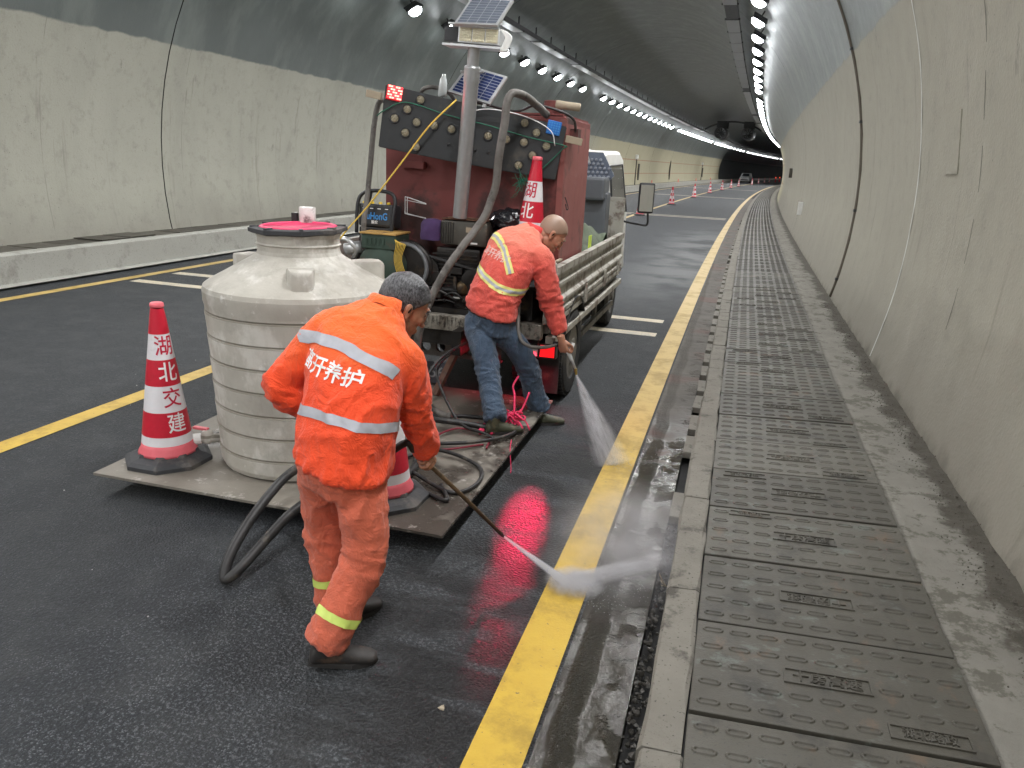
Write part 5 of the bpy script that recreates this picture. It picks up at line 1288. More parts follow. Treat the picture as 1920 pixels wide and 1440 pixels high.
def fuse(name, bm, m, root, voxel=.011, smooth=4, fac=.5):
    bmesh.ops.recalc_face_normals(bm, faces=bm.faces)
    me = bpy.data.meshes.new(name); bm.to_mesh(me); bm.free()
    o = bpy.data.objects.new(name, me); COL.objects.link(o)
    r = o.modifiers.new('r', 'REMESH'); r.mode = 'VOXEL'; r.voxel_size = voxel; r.adaptivity = 0
    s = o.modifiers.new('s', 'SMOOTH'); s.factor = fac; s.iterations = smooth
    apply_mods(o); o.data.shade_smooth()
    if m is not None:
        o.data.materials.clear(); o.data.materials.append(m)
    return o
def displace(o, fn):
    me = o.data; me.update(); ns = [v.normal.copy() for v in me.vertices]
    for v, nn in zip(me.vertices, ns): v.co = v.co + nn * fn(v.co, nn)
    me.update()
def setroot(objs, root):
    off = Vector(root.location)
    for o in objs:
        for v in o.data.vertices: v.co = v.co - off
        o.parent = root
def folds(p, f=1.0, stretch=(1, 1, 1), seed=0.0):
    r = _folds(p, f, stretch, seed); return 2.4 * (r * abs(r)) if r > 0 else r * .8
def _folds(p, f=1.0, stretch=(1, 1, 1), seed=0.0):
    q = Vector((p.x * stretch[0], p.y * stretch[1], p.z * stretch[2])) * f + Vector((seed, seed * 1.7, seed * .6))
    w_ = noise.noise_vector(q * .6) * .9
    return (1 - abs(noise.noise(q + w_)) * 2.2)
def bandmesh(name, bvh, m, root, ctr, axis, lat, dep, pts, width, maxr=.27, off=.0035, sub=3):
    """a strip laid on a garment: pts = list of (height along the axis, angle round it); rays go outwards from the axis"""
    P = [Vector((h, a, 0)) for h, a in pts]; P = spline(P, sub)
    b = BM(); prev = None
    ax = Vector(axis).normalized(); lat = Vector(lat); dep = Vector(dep)
    def hit(h, a):
        o_ = ctr(h); d = (lat * math.cos(a) + dep * math.sin(a)).normalized()
        loc, nn, i, ds = bvh.ray_cast(o_, d, .45)
        if loc is None or ds > maxr: return None
        return loc + nn * off if nn.dot(d) > 0 else loc + d * off
    for i, p in enumerate(P):
        t = (P[min(i + 1, len(P) - 1)] - P[max(i - 1, 0)]); t = Vector((t.x, t.y * .18, 0)).normalized(); nrm = Vector((-t.y, t.x / .18 if False else t.x, 0))
        row = []
        for k in range(5):
            s = (k / 4 - .5) * width; h = p.x + (-t.y) * s * -1; a = p.y + t.x * s / -.18
            q = hit(h, a); row.append(q)
        if any(q is None for q in row): prev = None; continue
        row = [b.verts.new(q) for q in row]
        if prev: 
            for k in range(4): b.faces.new((prev[k], prev[k + 1], row[k + 1], row[k]))
        prev = row
    bmesh.ops.recalc_face_normals(b, faces=b.faces)
    o = obj(name, b, m, smooth=True); return o
def textwrap(s, size, bvh, ctr, lat, dep, h0, a0, slope, m, spacing=1.0, shear=.18, bold=.0012, R=.2, off=.004, arc=0.0, vs=1.0):
    t = text_mesh(s, size, bold, cuts=2); bad = []
    for v in t.verts:
        x = (v.co.x + v.co.y * shear) * spacing; y = v.co.y * vs
        h = h0 + y + slope * x - arc * x * x; a = a0 + x / R
        o_ = ctr(h); d = (Vector(lat) * math.cos(a) + Vector(dep) * math.sin(a)).normalized()
        loc, nn, i, ds = bvh.ray_cast(o_, d, .45)
        if loc is None: v.co = o_; bad.append(v); continue
        v.co = loc + d * off
    bmesh.ops.delete(t, geom=bad, context='VERTS')
    return obj('lettering', t, m)
def bvh_of(o):
    return BVHTree.FromPolygons([v.co.copy() for v in o.data.vertices], [tuple(p.vertices) for p in o.data.polygons])
def frameM(fwd, up, pos):
    f = Vector(fwd).normalized(); u = Vector(up); u = (u - f * u.dot(f)).normalized(); r = f.cross(u)
    M = Matrix((r, f, u)).transposed().to_4x4(); M.translation = Vector(pos); return M
def m_skin(name, col, dark, stub=None):
    n = NT(name)
    c = n.mix(n.noise(14, 5), (*dark, 1), (*col, 1)); c = n.mix(n.mul(n.ss(n.noise(40, 3), .52, .7), .3), c, (col[0] * 1.05, col[1] * .72, col[2] * .62, 1))
    n.bump(n.noise(150, 3), .25, .002)
    n.b.inputs['Subsurface Weight'].default_value = .12; n.b.inputs['Subsurface Radius'].default_value = (.01, .004, .002)
    return n.done(c, .48)
def m_cloth(name, a, b, dirt=None, sc=5.0, amt=.5, rough=.82, weave=500, top=None):
    n = NT(name); x, y, z = n.xyz()
    c = n.mix(n.noise(sc, 5), (*a, 1), (*b, 1))
    if dirt: c = n.mix(n.mul(n.ss(n.noise(sc * 1.3, 6, .65), .50, .68), amt), c, (*dirt, 1))
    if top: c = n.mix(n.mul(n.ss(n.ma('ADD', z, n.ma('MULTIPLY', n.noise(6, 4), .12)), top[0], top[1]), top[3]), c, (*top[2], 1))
    cr = n.noise(9, 5, .6, n.scale(1.3, 1.3, .8), 1.6); cr = n.ma('ABSOLUTE', n.ma('SUBTRACT', cr, .5))
    cr2 = n.ma('ABSOLUTE', n.ma('SUBTRACT', n.noise(22, 4, .6, n.scale(.8, .8, 1.5), 1.0), .5))
    n.bump(n.ma('ADD', n.mul(n.noise(weave, 2), .03), n.ma('ADD', n.mul(cr, 1.2), n.mul(cr2, .5))), .75, .022)
    n.b.inputs['Sheen Weight'].default_value = .15
    return n.done(c, rough)
M_SKIN1 = m_skin('tanned_skin', (.42, .205, .125), (.29, .13, .075)); M_SKIN2 = m_skin('ruddy_skin', (.50, .25, .165), (.36, .165, .10))
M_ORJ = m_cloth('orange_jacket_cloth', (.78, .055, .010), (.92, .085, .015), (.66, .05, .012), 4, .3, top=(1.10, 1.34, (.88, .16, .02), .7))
M_ORT = m_cloth('faded_orange_trousers', (.56, .11, .055), (.66, .15, .08), (.36, .085, .05), 5, .6)
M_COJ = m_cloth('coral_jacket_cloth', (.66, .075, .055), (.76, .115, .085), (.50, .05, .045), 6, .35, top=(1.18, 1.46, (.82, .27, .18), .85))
M_JEAN = m_cloth('worn_denim', (.030, .052, .092), (.065, .105, .165), (.022, .030, .042), 6, .55)
M_SILV = NT('silver_reflective_tape'); M_SILV = M_SILV.done(M_SILV.mix(M_SILV.noise(30, 3), (.33, .34, .38, 1), (.46, .47, .52, 1)), .5, .1)
M_LIME = NT('lime_reflective_tape'); M_LIME = M_LIME.done(M_LIME.mix(M_LIME.noise(30, 3), (.55, .68, .12, 1), (.68, .82, .22, 1)), .5)
M_YTAPE = NT('yellow_reflective_tape'); M_YTAPE = M_YTAPE.done(M_YTAPE.mix(M_YTAPE.noise(25, 3), (.68, .62, .13, 1), (.82, .78, .30, 1)), .5)
M_SHOE = mat('scuffed_black_shoe', (.028, .025, .024), .6, 0, .4, 25, (.13, .085, .06), 14, .3); M_SHOEO = mat('muddy_olive_shoe', (.055, .058, .035), .6, 0, .4, 16, (.14, .12, .07), 12, .3)
M_SOLE = mat('rubber_sole', (.03, .028, .027), .75, 0, .3, 30)
M_BELT = mat('black_belt', (.015, .015, .016), .45); M_EYE = mat('eye_dark', (.02, .015, .012), .2)
n = NT('grey_hair'); v = n.scale(1, 1, 1)
st = n.noise(85, 5, .7, n.scale(2.2, .30, 1.0)); c = n.mix(n.ss(st, .35, .70), (.014, .014, .016, 1), (.11, .11, .12, 1)); c = n.mix(n.mul(n.ss(n.noise(9, 4), .48, .70), .4), c, (.17, .17, .185, 1))
n.bump(n.noise(200, 3, .7, n.scale(1.8, .25, 1)), .5, .004); c = n.mix(n.mul(n.ss(n.xyz()[0], -.04, .10), n.ss(st, .42, .66), .5), c, (.17, .17, .185, 1)); M_HAIR = n.done(c, .42)
n = NT('grey_stubble_scalp'); c = n.mix(n.noise(420, 2), (.24, .145, .10, 1), (.38, .27, .21, 1)); c = n.mix(n.mul(n.noise(9, 3), .5), c, (.36, .24, .17, 1)); n.bump(n.noise(500, 2), .4, .002); M_STUB = n.done(c, .42)

def make_head(M, skin, hair, hairline, root, thick, neck_to, neck_r=.058, old=True):
    M = M @ Matrix.Scale(1.10, 4)
    b = BM()
    E = lambda c, r, sub=3: add_ell(b, c, r, M, sub)
    E((0, -.012, .035), (.074, .093, .080)); E((0, .030, -.010), (.064, .062, .070)); E((0, .028, -.055), (.054, .058, .058)); E((0, .058, -.092), (.028, .028, .024))
    E((0, .074, .028), (.052, .018, .014), 2); E((0, .092, -.016), (.010, .016, .030), 2); E((0, .104, -.034), (.013, .012, .010), 2)
    for s in (-1, 1):
        E((s * .011, .098, -.037), (.008, .009, .007), 2); E((s * .036, .062, -.022), (.024, .022, .020), 2); E((s * .052, .004, -.062), (.014, .038, .030), 2)
        E((s * .074, -.008, -.012), (.009, .017, .030), 2); E((s * .079, -.014, .000), (.007, .015, .020), 2); E((s * .077, -.004, -.034), (.007, .009, .011), 2)
        E((s * .028, .070, .006), (.017, .012, .008), 2)
    E((0, .085, -.062), (.024, .012, .0065), 2); E((0, .083, -.074), (.022, .012, .007), 2)
    Mi = M.inverted(); nk = Mi @ Vector(neck_to)
    add_limb(b, [M @ Vector((0, -.028, -.03)), M @ ((Vector((0, -.028, -.03)) + nk) / 2), Vector(neck_to)], [.056, neck_r, neck_r + .012])
    head = fuse('head', b, skin, root, .0042, 2, .5)
    parts = [head]
    for s in (-1, 1):
        b = BM(); add_ell(b, (s * .031, .0775, .004), (.013, .006, .0045), M, 2); parts.append(obj('eye', b, M_EYE, smooth=True))
        b = BM(); add_limb(b, [M @ Vector((s * .016, .091, .022)), M @ Vector((s * .034, .088, .028)), M @ Vector((s * .050, .074, .022))], [.003, .005, .003], 6, 3); parts.append(obj('eyebrow', b, hair, smooth=True))
        b = BM(); add_ell(b, (s * .0835, -.008, -.004), (.002, .006, .012), M, 2); parts.append(obj('ear_hollow', b, M_EYE, smooth=True))
    b = BM(); bmesh.ops.create_icosphere(b, subdivisions=5, radius=1)
    for v in b.verts:
        c = Vector((0, -.012, .035)); d = v.co.copy(); p = Vector((d.x * .074, d.y * .093, d.z * .080)) + c
        if p.z < .03: # follow the skull down the back of the head
            p.z = .035 + (p.z - .035) * 1.25
        hl = hairline(p); k = max(0, min(1, hl / .012)); k = k * k * (3 - 2 * k)
        rr = thick * (.95 + .45 * noise.noise(p * 16) + (.30 * noise.noise(Vector((p.x * 170, p.y * 45, p.z * 80))) if thick > .004 else 0))
        v.co = M @ (p + d.normalized() * (rr * k - .010 * (1 - k)))
    parts.append(obj('hair', b, hair, smooth=True))
    return parts
def make_hand(M, skin, s=1, curl=1.0, thumb=1.0, size=1.0):
    """wrist at the origin, fingers along +y, back of the hand +z, thumb on the -x side for s=1"""
    b = BM(); K = Matrix.Scale(size, 4)
    MM = M @ K
    secs = [(MM @ Vector((0, y, 0)), MM.to_3x3() @ Vector((1, 0, 0)), MM.to_3x3() @ Vector((0, 0, 1)), w_ * size, h * size) for y, w_, h in ((-.035, .027, .021), (0, .029, .020), (.035, .038, .017), (.072, .042, .014), (.088, .038, .011))]
    add_sections(b, secs, 18, 3)
    L = [(.036, .024, .020), (.041, .027, .021), (.038, .025, .020), (.030, .020, .018)]
    for i in range(4):
        x = s * (-.030 + i * .020); p = Vector((x, .078 - abs(i - 1) * .004, .002)); ang = 0; pts = [p.copy() - Vector((0, .02, 0)), p.copy()]
        for j, l in enumerate(L[i]):
            ang += curl * (.75, .95, .7)[j] * (1 + .08 * i); p = p + Vector((s * .001 * (i - 1.5), l * math.cos(ang), -l * math.sin(ang))); pts.append(p.copy())
        add_limb(b, [MM @ q for q in pts], [.0098 * size, .0100 * size, .0092 * size, .0085 * size, .0072 * size], 10, 4)
    t = thumb; pts = [Vector((-s * .022, .012, -.004)), Vector((-s * .042, .034, -.012)), Vector((-s * .044, .060, -.024 - .012 * t)), Vector((-s * .034, .082, -.034 - .018 * t))]
    add_limb(b, [MM @ q for q in pts], [.014 * size, .013 * size, .0115 * size, .009 * size], 10, 5)
    return fuse('hand', b, skin, None, .0034, 2, .5)
def make_shoe(pos, dirn, m, size=.27, pitch=0.0, roll=0.0, h=.075):
    M = frameM(dirn, (0, 0, 1), pos) @ Matrix.Rotation(pitch, 4, 'X') @ Matrix.Rotation(roll, 4, 'Y')
    b = BM(); S = lambda y, z, w_, hh: (M @ Vector((0, y * size, z)), M.to_3x3() @ Vector((1, 0, 0)), M.to_3x3() @ Vector((0, 0, 1)), w_, hh)
    add_sections(b, [S(-.32, .038, .022, .022), S(-.27, .045, .034, .038), S(-.08, .055, .038, .048), S(.12, .045, .040, .036), S(.38, .034, .046, .027), S(.58, .028, .042, .021), S(.67, .026, .022, .014)], 20, 4)
    add_limb(b, [M @ Vector((0, -.10 * size, .05)), M @ Vector((0, -.14 * size, .125))], [.044, .043], 16, 3)
    up = fuse('shoe', b, m, None, .006, 3)
    b = BM(); n_ = 28; lo, hi = [], []
    for k in range(n_):
        a = 2 * PI * k / n_; yy = math.sin(a); w_ = .046 if yy > 0 else .037; x = math.cos(a) * w_ * (1 - .12 * (yy < -.3)); y = (.175 + yy * .51) * size
        lo.append(b.verts.new(M @ Vector((x, y, 0)))); hi.append(b.verts.new(M @ Vector((x * 1.03, y, .022))))
    for k in range(n_): b.faces.new((lo[k], lo[(k + 1) % n_], hi[(k + 1) % n_], hi[k]))
    b.faces.new(lo[::-1]); b.faces.new(hi)
    so = obj('sole', b, M_SOLE); so.parent = up
    return up, so

# ================================================================== worker in bright orange, walking, jetting the edge line
W1 = thing('person', 'grey haired worker in bright orange jacket and trousers holding a spray lance', 'person', (-1.30, 2.45, 0))
V = Vector
lat = V((.93, -.22, -.20)); dep = V((.22, .93, 0)); depU = V((.16, .80, -.45))
T1 = [((-1.322, 2.465, .755), lat, dep, .180, .148), ((-1.324, 2.485, .82), lat, dep, .178, .148), ((-1.325, 2.53, .93), lat, depU, .192, .150), ((-1.335, 2.60, 1.05), lat, depU, .205, .145),
      ((-1.340, 2.665, 1.145), lat, depU, .212, .135), ((-1.335, 2.73, 1.225), lat, depU, .190, .110), ((-1.322, 2.785, 1.275), lat, depU, .12, .085), ((-1.31, 2.82, 1.305), lat, depU, .075, .07)]
b = BM(); add_sections(b, T1)
shL, elL, wrL = V((-1.500, 2.70, 1.195)), V((-1.660, 2.62, .985)), V((-1.545, 2.74, .83))
shR, elR, wrR = V((-1.185, 2.70, 1.130)), V((-1.155, 2.77, .90)), V((-1.145, 2.875, .690))
add_limb(b, [shL + V((.08, .02, 0)), shL, (shL + elL) / 2 + V((-.015, 0, .01)), elL, (elL + wrL) / 2, wrL], [.09, .088, .076, .066, .062, .052])
add_limb(b, [shR + V((-.09, .02, .02)), shR, (shR + elR) / 2 + V((.010, -.01, 0)), elR, (elR + wrR) / 2, wrR], [.088, .084, .073, .065, .058, .049])
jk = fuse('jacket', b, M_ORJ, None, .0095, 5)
def f1(p, nn):
    d = (.0042 * folds(p, 6.5, (1, 1, .7), 1) + .0018 * folds(p, 17, (1, 1, .8), 4))
    for e in (elL, elR):
        k = math.exp(-((p - e).length / .085) ** 2); d += k * .009 * folds(p, 15, (.6, .6, 1.6), 2)
    for e in (shL, shR):
        k = math.exp(-((p - e - V((0, 0, -.09))).length / .10) ** 2); d += k * .006 * folds(p, 11, (1.2, 1.2, .5), 3)
    k = math.exp(-((p.z - .77) / .06) ** 2); d += k * (.006 * folds(p, 9, (1.4, 1.4, .35), 5))
    return d
displace(jk, f1)
parts = [jk]; bv = bvh_of(jk)
def spine(T):
    cs = [V(t[0]) for t in T]
    def ctr(z):
        for a, c in zip(cs, cs[1:]):
            if z <= c.z: return a.lerp(c, (z - a.z) / (c.z - a.z))
        return cs[-1]
    return ctr
c1 = spine(T1); bl = lat.normalized(); bd = V((-.22, -.93, 0)).normalized() * 1.0     # bd points out of the back
bd = (bd - bl * bd.dot(bl)).normalized()
# angle 0 = right side, pi/2 = back, pi = left side
full = [(.875 + .0 * a, a) for a in np.linspace(-.35, 2 * PI - .35, 44)]
parts.append(bandmesh('reflective_stripe', bv, M_SILV, None, c1, (0, 0, 1), bl, bd, [(.932 + .042 * math.sin(a) + .030 * math.cos(a), a) for a in np.linspace(-PI, PI, 50)], .034, .30))
parts.append(bandmesh('reflective_stripe', bv, M_SILV, None, c1, (0, 0, 1), bl, bd, [(1.150, 2.75), (1.176, 2.45), (1.194, 2.1), (1.203, 1.75), (1.207, 1.4), (1.203, 1.05), (1.190, .72), (1.172, .45), (1.150, .25)], .036, .34))
parts.append(textwrap('高开养护', .070, bv, c1, bl, bd, 1.118, 1.62, -.05, M_TXTW, -1.0, .12, .0012, .17))
# hem band, collar, cuffs
b = BM(); 
for k_, (cz, a_, b_) in enumerate(((.712, .207, .162), (.735, .211, .166), (.752, .209, .164))): pass
col = BM(); ring = []
nk = V((-1.312, 2.815, 1.292)); nrm = V((.05, .62, .78)).normalized(); ux = lat.normalized(); ux = (ux - nrm * ux.dot(nrm)).normalized(); uy = nrm.cross(ux)
rows = []
for j, (rr_, hh) in enumerate(((.082, -.012), (.080, .014), (.072, .038), (.066, .038), (.066, .0))):
    rows.append([col.verts.new(nk + (ux * math.cos(a) * rr_ * 1.05 + uy * math.sin(a) * rr_) + nrm * (hh + .006 * math.sin(3 * a + j))) for a in np.linspace(-2.9, 2.9, 34) + PI])
for A, B in zip(rows, rows[1:]):
    for k in range(33): col.faces.new((A[k], A[k + 1], B[k + 1], B[k]))
o = obj('collar', col, M_ORJ, smooth=True); parts.append(o)
hd = frameM((.62, .62, -.50), (.25, .18, 1.0), (-1.272, 2.925, 1.300))
parts += make_head(hd, M_SKIN1, M_HAIR, lambda p: p.z - (.045 if p.y > .055 else (-.050 if p.y < -.035 else (-.050 + (p.y + .035) * 1.05))), None, .0085, (-1.315, 2.81, 1.265), .056)
# trousers
hR, kR, aR = V((-1.250, 2.47, .76)), V((-1.215, 2.43, .42)), V((-1.315, 2.285, .095)); hL, kL, aL = V((-1.410, 2.49, .76)), V((-1.450, 2.56, .42)), V((-1.405, 2.56, .085))
b = BM(); add_sections(b, [((-1.325, 2.475, .82), lat, dep, .155, .120), ((-1.33, 2.47, .75), lat, dep, .168, .130), ((-1.33, 2.475, .67), lat, dep, .155, .120)], 26, 4)
add_limb(b, [hR + V((0, 0, .03)), hR + V((0, 0, -.06)), (hR + kR) / 2 + V((.01, -.01, 0)), kR, (kR + aR) / 2 + V((.01, 0, 0)), aR], [.092, .097, .088, .079, .072, .082])
add_limb(b, [hL + V((0, 0, .03)), hL + V((0, 0, -.06)), (hL + kL) / 2, kL, (kL + aL) / 2, aL], [.092, .096, .086, .076, .070, .078])
tr = fuse('trousers', b, M_ORT, None, .010, 4)
def f2(p, nn):
    d = .0048 * folds(p, 7, (1.2, 1.2, .45), 7) + .002 * folds(p, 18, (1, 1, .8), 8)
    for e in (kR, kL): d += math.exp(-((p - e - V((0, 0, -.03))).length / .09) ** 2) * .010 * folds(p, 13, (.6, .6, 1.7), 9)
    for e in (aR, aL): d += math.exp(-((p - e - V((0, 0, .03))).length / .07) ** 2) * .008 * folds(p, 15, (.5, .5, 1.8), 10)
    return d
displace(tr, f2); parts.append(tr); bt = bvh_of(tr)
for (a_, k_) in ((aR, kR), (aL, kL)):
    ax = (k_ - a_).normalized(); l_ = ax.cross(V((0, 1, 0))).normalized(); d_ = ax.cross(l_).normalized()
    ctr = (lambda a_, ax: (lambda h: a_ + ax * h))(a_, ax)
    parts.append(bandmesh('reflective_band', bt, M_LIME, None, ctr, ax, l_, d_, [(.125 if a_ is aR else .13, a) for a in np.linspace(0, 2 * PI + .05, 34)], .034, .14))
# hands: right hand closed on the lance
HANDLE_A, HANDLE_B = V((-1.175, 2.815, .715)), V((-.925, 3.335, .125))
ld_ = (HANDLE_B - HANDLE_A).normalized(); gp = HANDLE_A + ld_ * .085
def grip_matrix(grip, along, fdir, s):
    """hand whose curled fingers close round a bar at grip running along 'along'; fdir = direction the knuckles point"""
    x = V(along).normalized(); y = V(fdir); y = (y - x * y.dot(x)).normalized(); z = x.cross(y)
    M = Matrix((x, y, z)).transposed().to_4x4(); M.translation = V(grip) - y * .072 + z * .030
    return M
Mh = grip_matrix(gp, ld_ * -1, (gp - wrR) + V((.25, .05, -.35)), 1)
hh = make_hand(Mh, M_SKIN1, 1, 1.12, 1.0); parts.append(hh)
b = BM(); add_limb(b, [elR.lerp(wrR, .7), wrR, Mh @ V((0, .0, 0))], [.036, .031, .027], 14, 4); parts.append(obj('wrist', b, M_SKIN1, smooth=True))
Ml = frameM((.75, .6, -.15), (-.1, .3, 1), (-1.51, 2.775, .815)); parts.append(make_hand(Ml, M_SKIN1, -1, .8, .6))
for pos, dirn, pitch in (((-1.285, 2.285, .012), (.85, .52, 0), -.10), ((-1.375, 2.58, 0), (.5, .86, 0), 0)):
    up, so = make_shoe(pos, dirn, M_SHOE, .26, pitch)
    parts.append(up); off = V(W1.location)
    for v in so.data.vertices: v.co -= off
setroot(parts, W1)
# ================================================================== worker in coral jacket and jeans
W2 = thing('person', 'shaven headed worker in coral jacket and blue jeans bending beside the truck', 'person', (-1.40, 5.15, .06))
lat = V((.88, -.42, -.22)); dep = V((.42, .88, 0)); depU = V((.36, .72, -.55))
T2 = [((-1.565, 5.195, .865), lat, dep, .190, .135), ((-1.565, 5.215, .93), lat, dep, .190, .138), ((-1.540, 5.25, 1.04), lat, depU, .188, .140), ((-1.495, 5.305, 1.17), lat, depU, .202, .142),
      ((-1.465, 5.365, 1.28), lat, depU, .205, .132), ((-1.430, 5.42, 1.355), lat, depU, .175, .108), ((-1.390, 5.465, 1.405), lat, depU, .11, .08), ((-1.365, 5.495, 1.43), lat, depU, .072, .066)]
b = BM(); add_sections(b, T2)
shL, elL, wrL = V((-1.575, 5.45, 1.32)), V((-1.52, 5.66, 1.10)), V((-1.36, 5.74, .96))
shR, elR, wrR = V((-1.270, 5.34, 1.245)), V((-1.195, 5.39, .955)), V((-1.115, 5.42, .730))
add_limb(b, [shL + V((.08, .0, 0)), shL, (shL + elL) / 2, elL, (elL + wrL) / 2, wrL], [.085, .082, .072, .062, .056, .048])
add_limb(b, [shR + V((-.09, .03, .02)), shR, (shR + elR) / 2 + V((.012, -.01, 0)), elR, (elR + wrR) / 2, wrR], [.088, .084, .076, .069, .062, .055])
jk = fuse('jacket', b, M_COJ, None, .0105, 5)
def f3(p, nn):
    d = .004 * folds(p, 7, (1, 1, .8), 11) + .002 * folds(p, 18, (1, 1, 1.3), 14)
    d += math.exp(-((p - elR).length / .08) ** 2) * .009 * folds(p, 15, (.6, .6, 1.6), 12)
    d += math.exp(-((p.z - .97) / .09) ** 2) * .006 * folds(p, 10, (.5, .5, 2.2), 13) + math.exp(-((p - shR - V((0, 0, -.10))).length / .10) ** 2) * .007 * folds(p, 12, (1.2, 1.2, .5), 15)
    return d
displace(jk, f3); parts = [jk]; bv = bvh_of(jk); c2 = spine(T2)
bl = lat.normalized(); bd = V((-.42, -.88, 0)); bd = (bd - bl * bd.dot(bl)).normalized()
for w_, m_, of in ((.050, M_YTAPE, .0035), (.018, M_SILV, .0055)):
    parts.append(bandmesh('reflective_stripe', bv, m_, None, c2, (0, 0, 1), bl, bd, [(1.105 + .035 * math.cos(a - PI), a) for a in np.linspace(-PI, PI, 50)], w_, .27, of))
    parts.append(bandmesh('reflective_stripe', bv, m_, None, c2, (0, 0, 1), bl, bd, [(1.345, 2.5), (1.352, 2.2), (1.345, 1.9), (1.325, 1.55), (1.285, 1.2), (1.235, .95), (1.185, .75)], w_ * .9, .34, of))
parts.append(textwrap('高开养护', .062, bv, c2, bl, bd, 1.262, 1.68, .0, mat('blurred_white_print', (.78, .50, .46), .6), -1.0, .12, .001, .17))
nk = V((-1.365, 5.485, 1.412)); nrm = V((.30, .55, .75)).normalized(); ux = lat.normalized(); ux = (ux - nrm * ux.dot(nrm)).normalized(); uy = nrm.cross(ux); col = BM(); rows = []
for j, (rr_, hh) in enumerate(((.080, -.012), (.078, .012), (.072, .030), (.066, .030), (.066, .0))):
    rows.append([col.verts.new(nk + (ux * math.cos(a) * rr_ + uy * math.sin(a) * rr_) + nrm * (hh + .006 * math.sin(3 * a + j))) for a in np.linspace(-2.9, 2.9, 34) + PI])
for A, B in zip(rows, rows[1:]):
    for k in range(33): col.faces.new((A[k], A[k + 1], B[k + 1], B[k]))
parts.append(obj('collar', col, mat('collar_red', (.70, .05, .05), .8), smooth=True))
hd = frameM((.66, .30, -.69), (.55, .25, .80), (-1.245, 5.555, 1.405))
parts += make_head(hd, M_SKIN2, M_STUB, lambda p: p.z - (.052 if p.y > .055 else (-.045 if p.y < -.035 else (-.04 + (p.y + .035) * .95))), None, .0022, (-1.365, 5.49, 1.39), .056)
hR, kR, aR = V((-1.480, 5.205, .80)), V((-1.310, 5.33, .45)), V((-1.235, 5.46, .115)); hL, kL, aL = V((-1.650, 5.185, .80)), V((-1.510, 5.00, .47)), V((-1.385, 4.80, .215))
b = BM(); add_sections(b, [((-1.565, 5.20, .90), lat, dep, .155, .115), ((-1.565, 5.195, .83), lat, dep, .165, .122), ((-1.560, 5.20, .74), lat, dep, .160, .122)], 26, 4)
add_limb(b, [hR + V((0, 0, .03)), hR + V((0, 0, -.06)), (hR + kR) / 2, kR, (kR + aR) / 2 + V((-.01, 0, 0)), aR], [.088, .094, .086, .074, .070, .074])
add_limb(b, [hL + V((0, 0, .03)), hL + V((0, 0, -.06)), (hL + kL) / 2, kL, (kL + aL) / 2, aL], [.088, .094, .086, .074, .069, .072])
tr = fuse('jeans', b, M_JEAN, None, .0095, 4)
def f4(p, nn):
    d = .004 * folds(p, 8, (1.2, 1.2, .6), 17) + .002 * folds(p, 20, (1, 1, 1.2), 18)
    for e in (kR, kL): d += math.exp(-((p - e).length / .085) ** 2) * .009 * folds(p, 14, (.6, .6, 1.9), 19)
    for e in (aR, aL): d += math.exp(-((p - e - V((0, 0, .05))).length / .08) ** 2) * .009 * folds(p, 17, (.5, .5, 2.0), 20)
    return d
displace(tr, f4); parts.append(tr); bt = bvh_of(tr)
ct = lambda h: V((-1.565, 5.20, h)); parts.append(bandmesh('belt', bt, M_BELT, None, ct, (0, 0, 1), bl, bd, [(.868 + .012 * math.cos(a), a) for a in np.linspace(-PI, PI, 40)], .034, .3, .004))
GUN = V((-1.055, 5.405, .615)); gdir = V((.06, -.05, -.19)).normalized(); 
b = BM(); Mg = None
Mh = grip_matrix(GUN, V((-.25, .1, .95)) * 1, (GUN - wrR) + V((.30, .12, -.05)), 1)
Mh = grip_matrix(GUN, V((-.80, .35, -.20)), V((.25, .10, -.9)), 1)
parts.append(make_hand(Mh, M_SKIN2, 1, 1.05, 1.0, 1.02))
b = BM(); add_limb(b, [elR.lerp(wrR, .7), wrR, Mh @ V((0, .0, 0))], [.036, .031, .027], 14, 4); parts.append(obj('wrist', b, M_SKIN2, smooth=True))
b = BM(); wd_ = (wrR - elR).normalized(); add_limb(b, [wrR - wd_ * .03, wrR + wd_ * .025], [.047, .043], 16, 3); parts.append(obj('cuff', b, mat('dark_sleeve_cuff', (.03, .035, .045), .85), smooth=True))
Ml = frameM((.8, .3, -.3), (-.1, .2, 1), (-1.33, 5.755, .945)); parts.append(make_hand(Ml, M_SKIN2, -1, .8, .6))
for pos, dirn, pitch, in (((-1.215, 5.45, .0), (.80, .42, 0), 0), ((-1.365, 4.80, .122), (.82, .50, 0), 0)):
    up, so = make_shoe(pos, dirn, M_SHOEO, .265, pitch); parts.append(up); off = V(W2.location)
    for v in so.data.vertices: v.co -= off
setroot(parts, W2); W2.location.y -= .08

# ------------------------------------------------------------------ lance, gun and jets of water
LN = thing('spray_lance', 'long worn brown metal lance held by the worker in bright orange', 'spray lance', tuple(HANDLE_A))
b = BM(); add_tube(b, [V((0, 0, 0)), (HANDLE_B - HANDLE_A) * .5 + V((0, 0, .004)), HANDLE_B - HANDLE_A], [.0105, .010, .009], 12); o = obj('tube', b, mat('worn_brown_tube', (.16, .105, .06), .5, .5, .35, 30, (.05, .04, .03), 20, .4), LN, smooth=True)
b = BM(); add_cyl(b, HANDLE_B - HANDLE_A, HANDLE_B - HANDLE_A + ld_ * .03, .012, 12, .007); obj('nozzle', b, M_DKMETAL, LN)
b = BM(); add_tube(b, spline([V((0, 0, 0)), -ld_ * .06 + V((0, 0, .0)), V((-.12, -.02, -.03)), V((-.25, .06, -.08)), V((-.33, .25, -.10))], 6), .016, 10); obj('feed_hose', b, M_BLACKHOSE, LN, smooth=True)
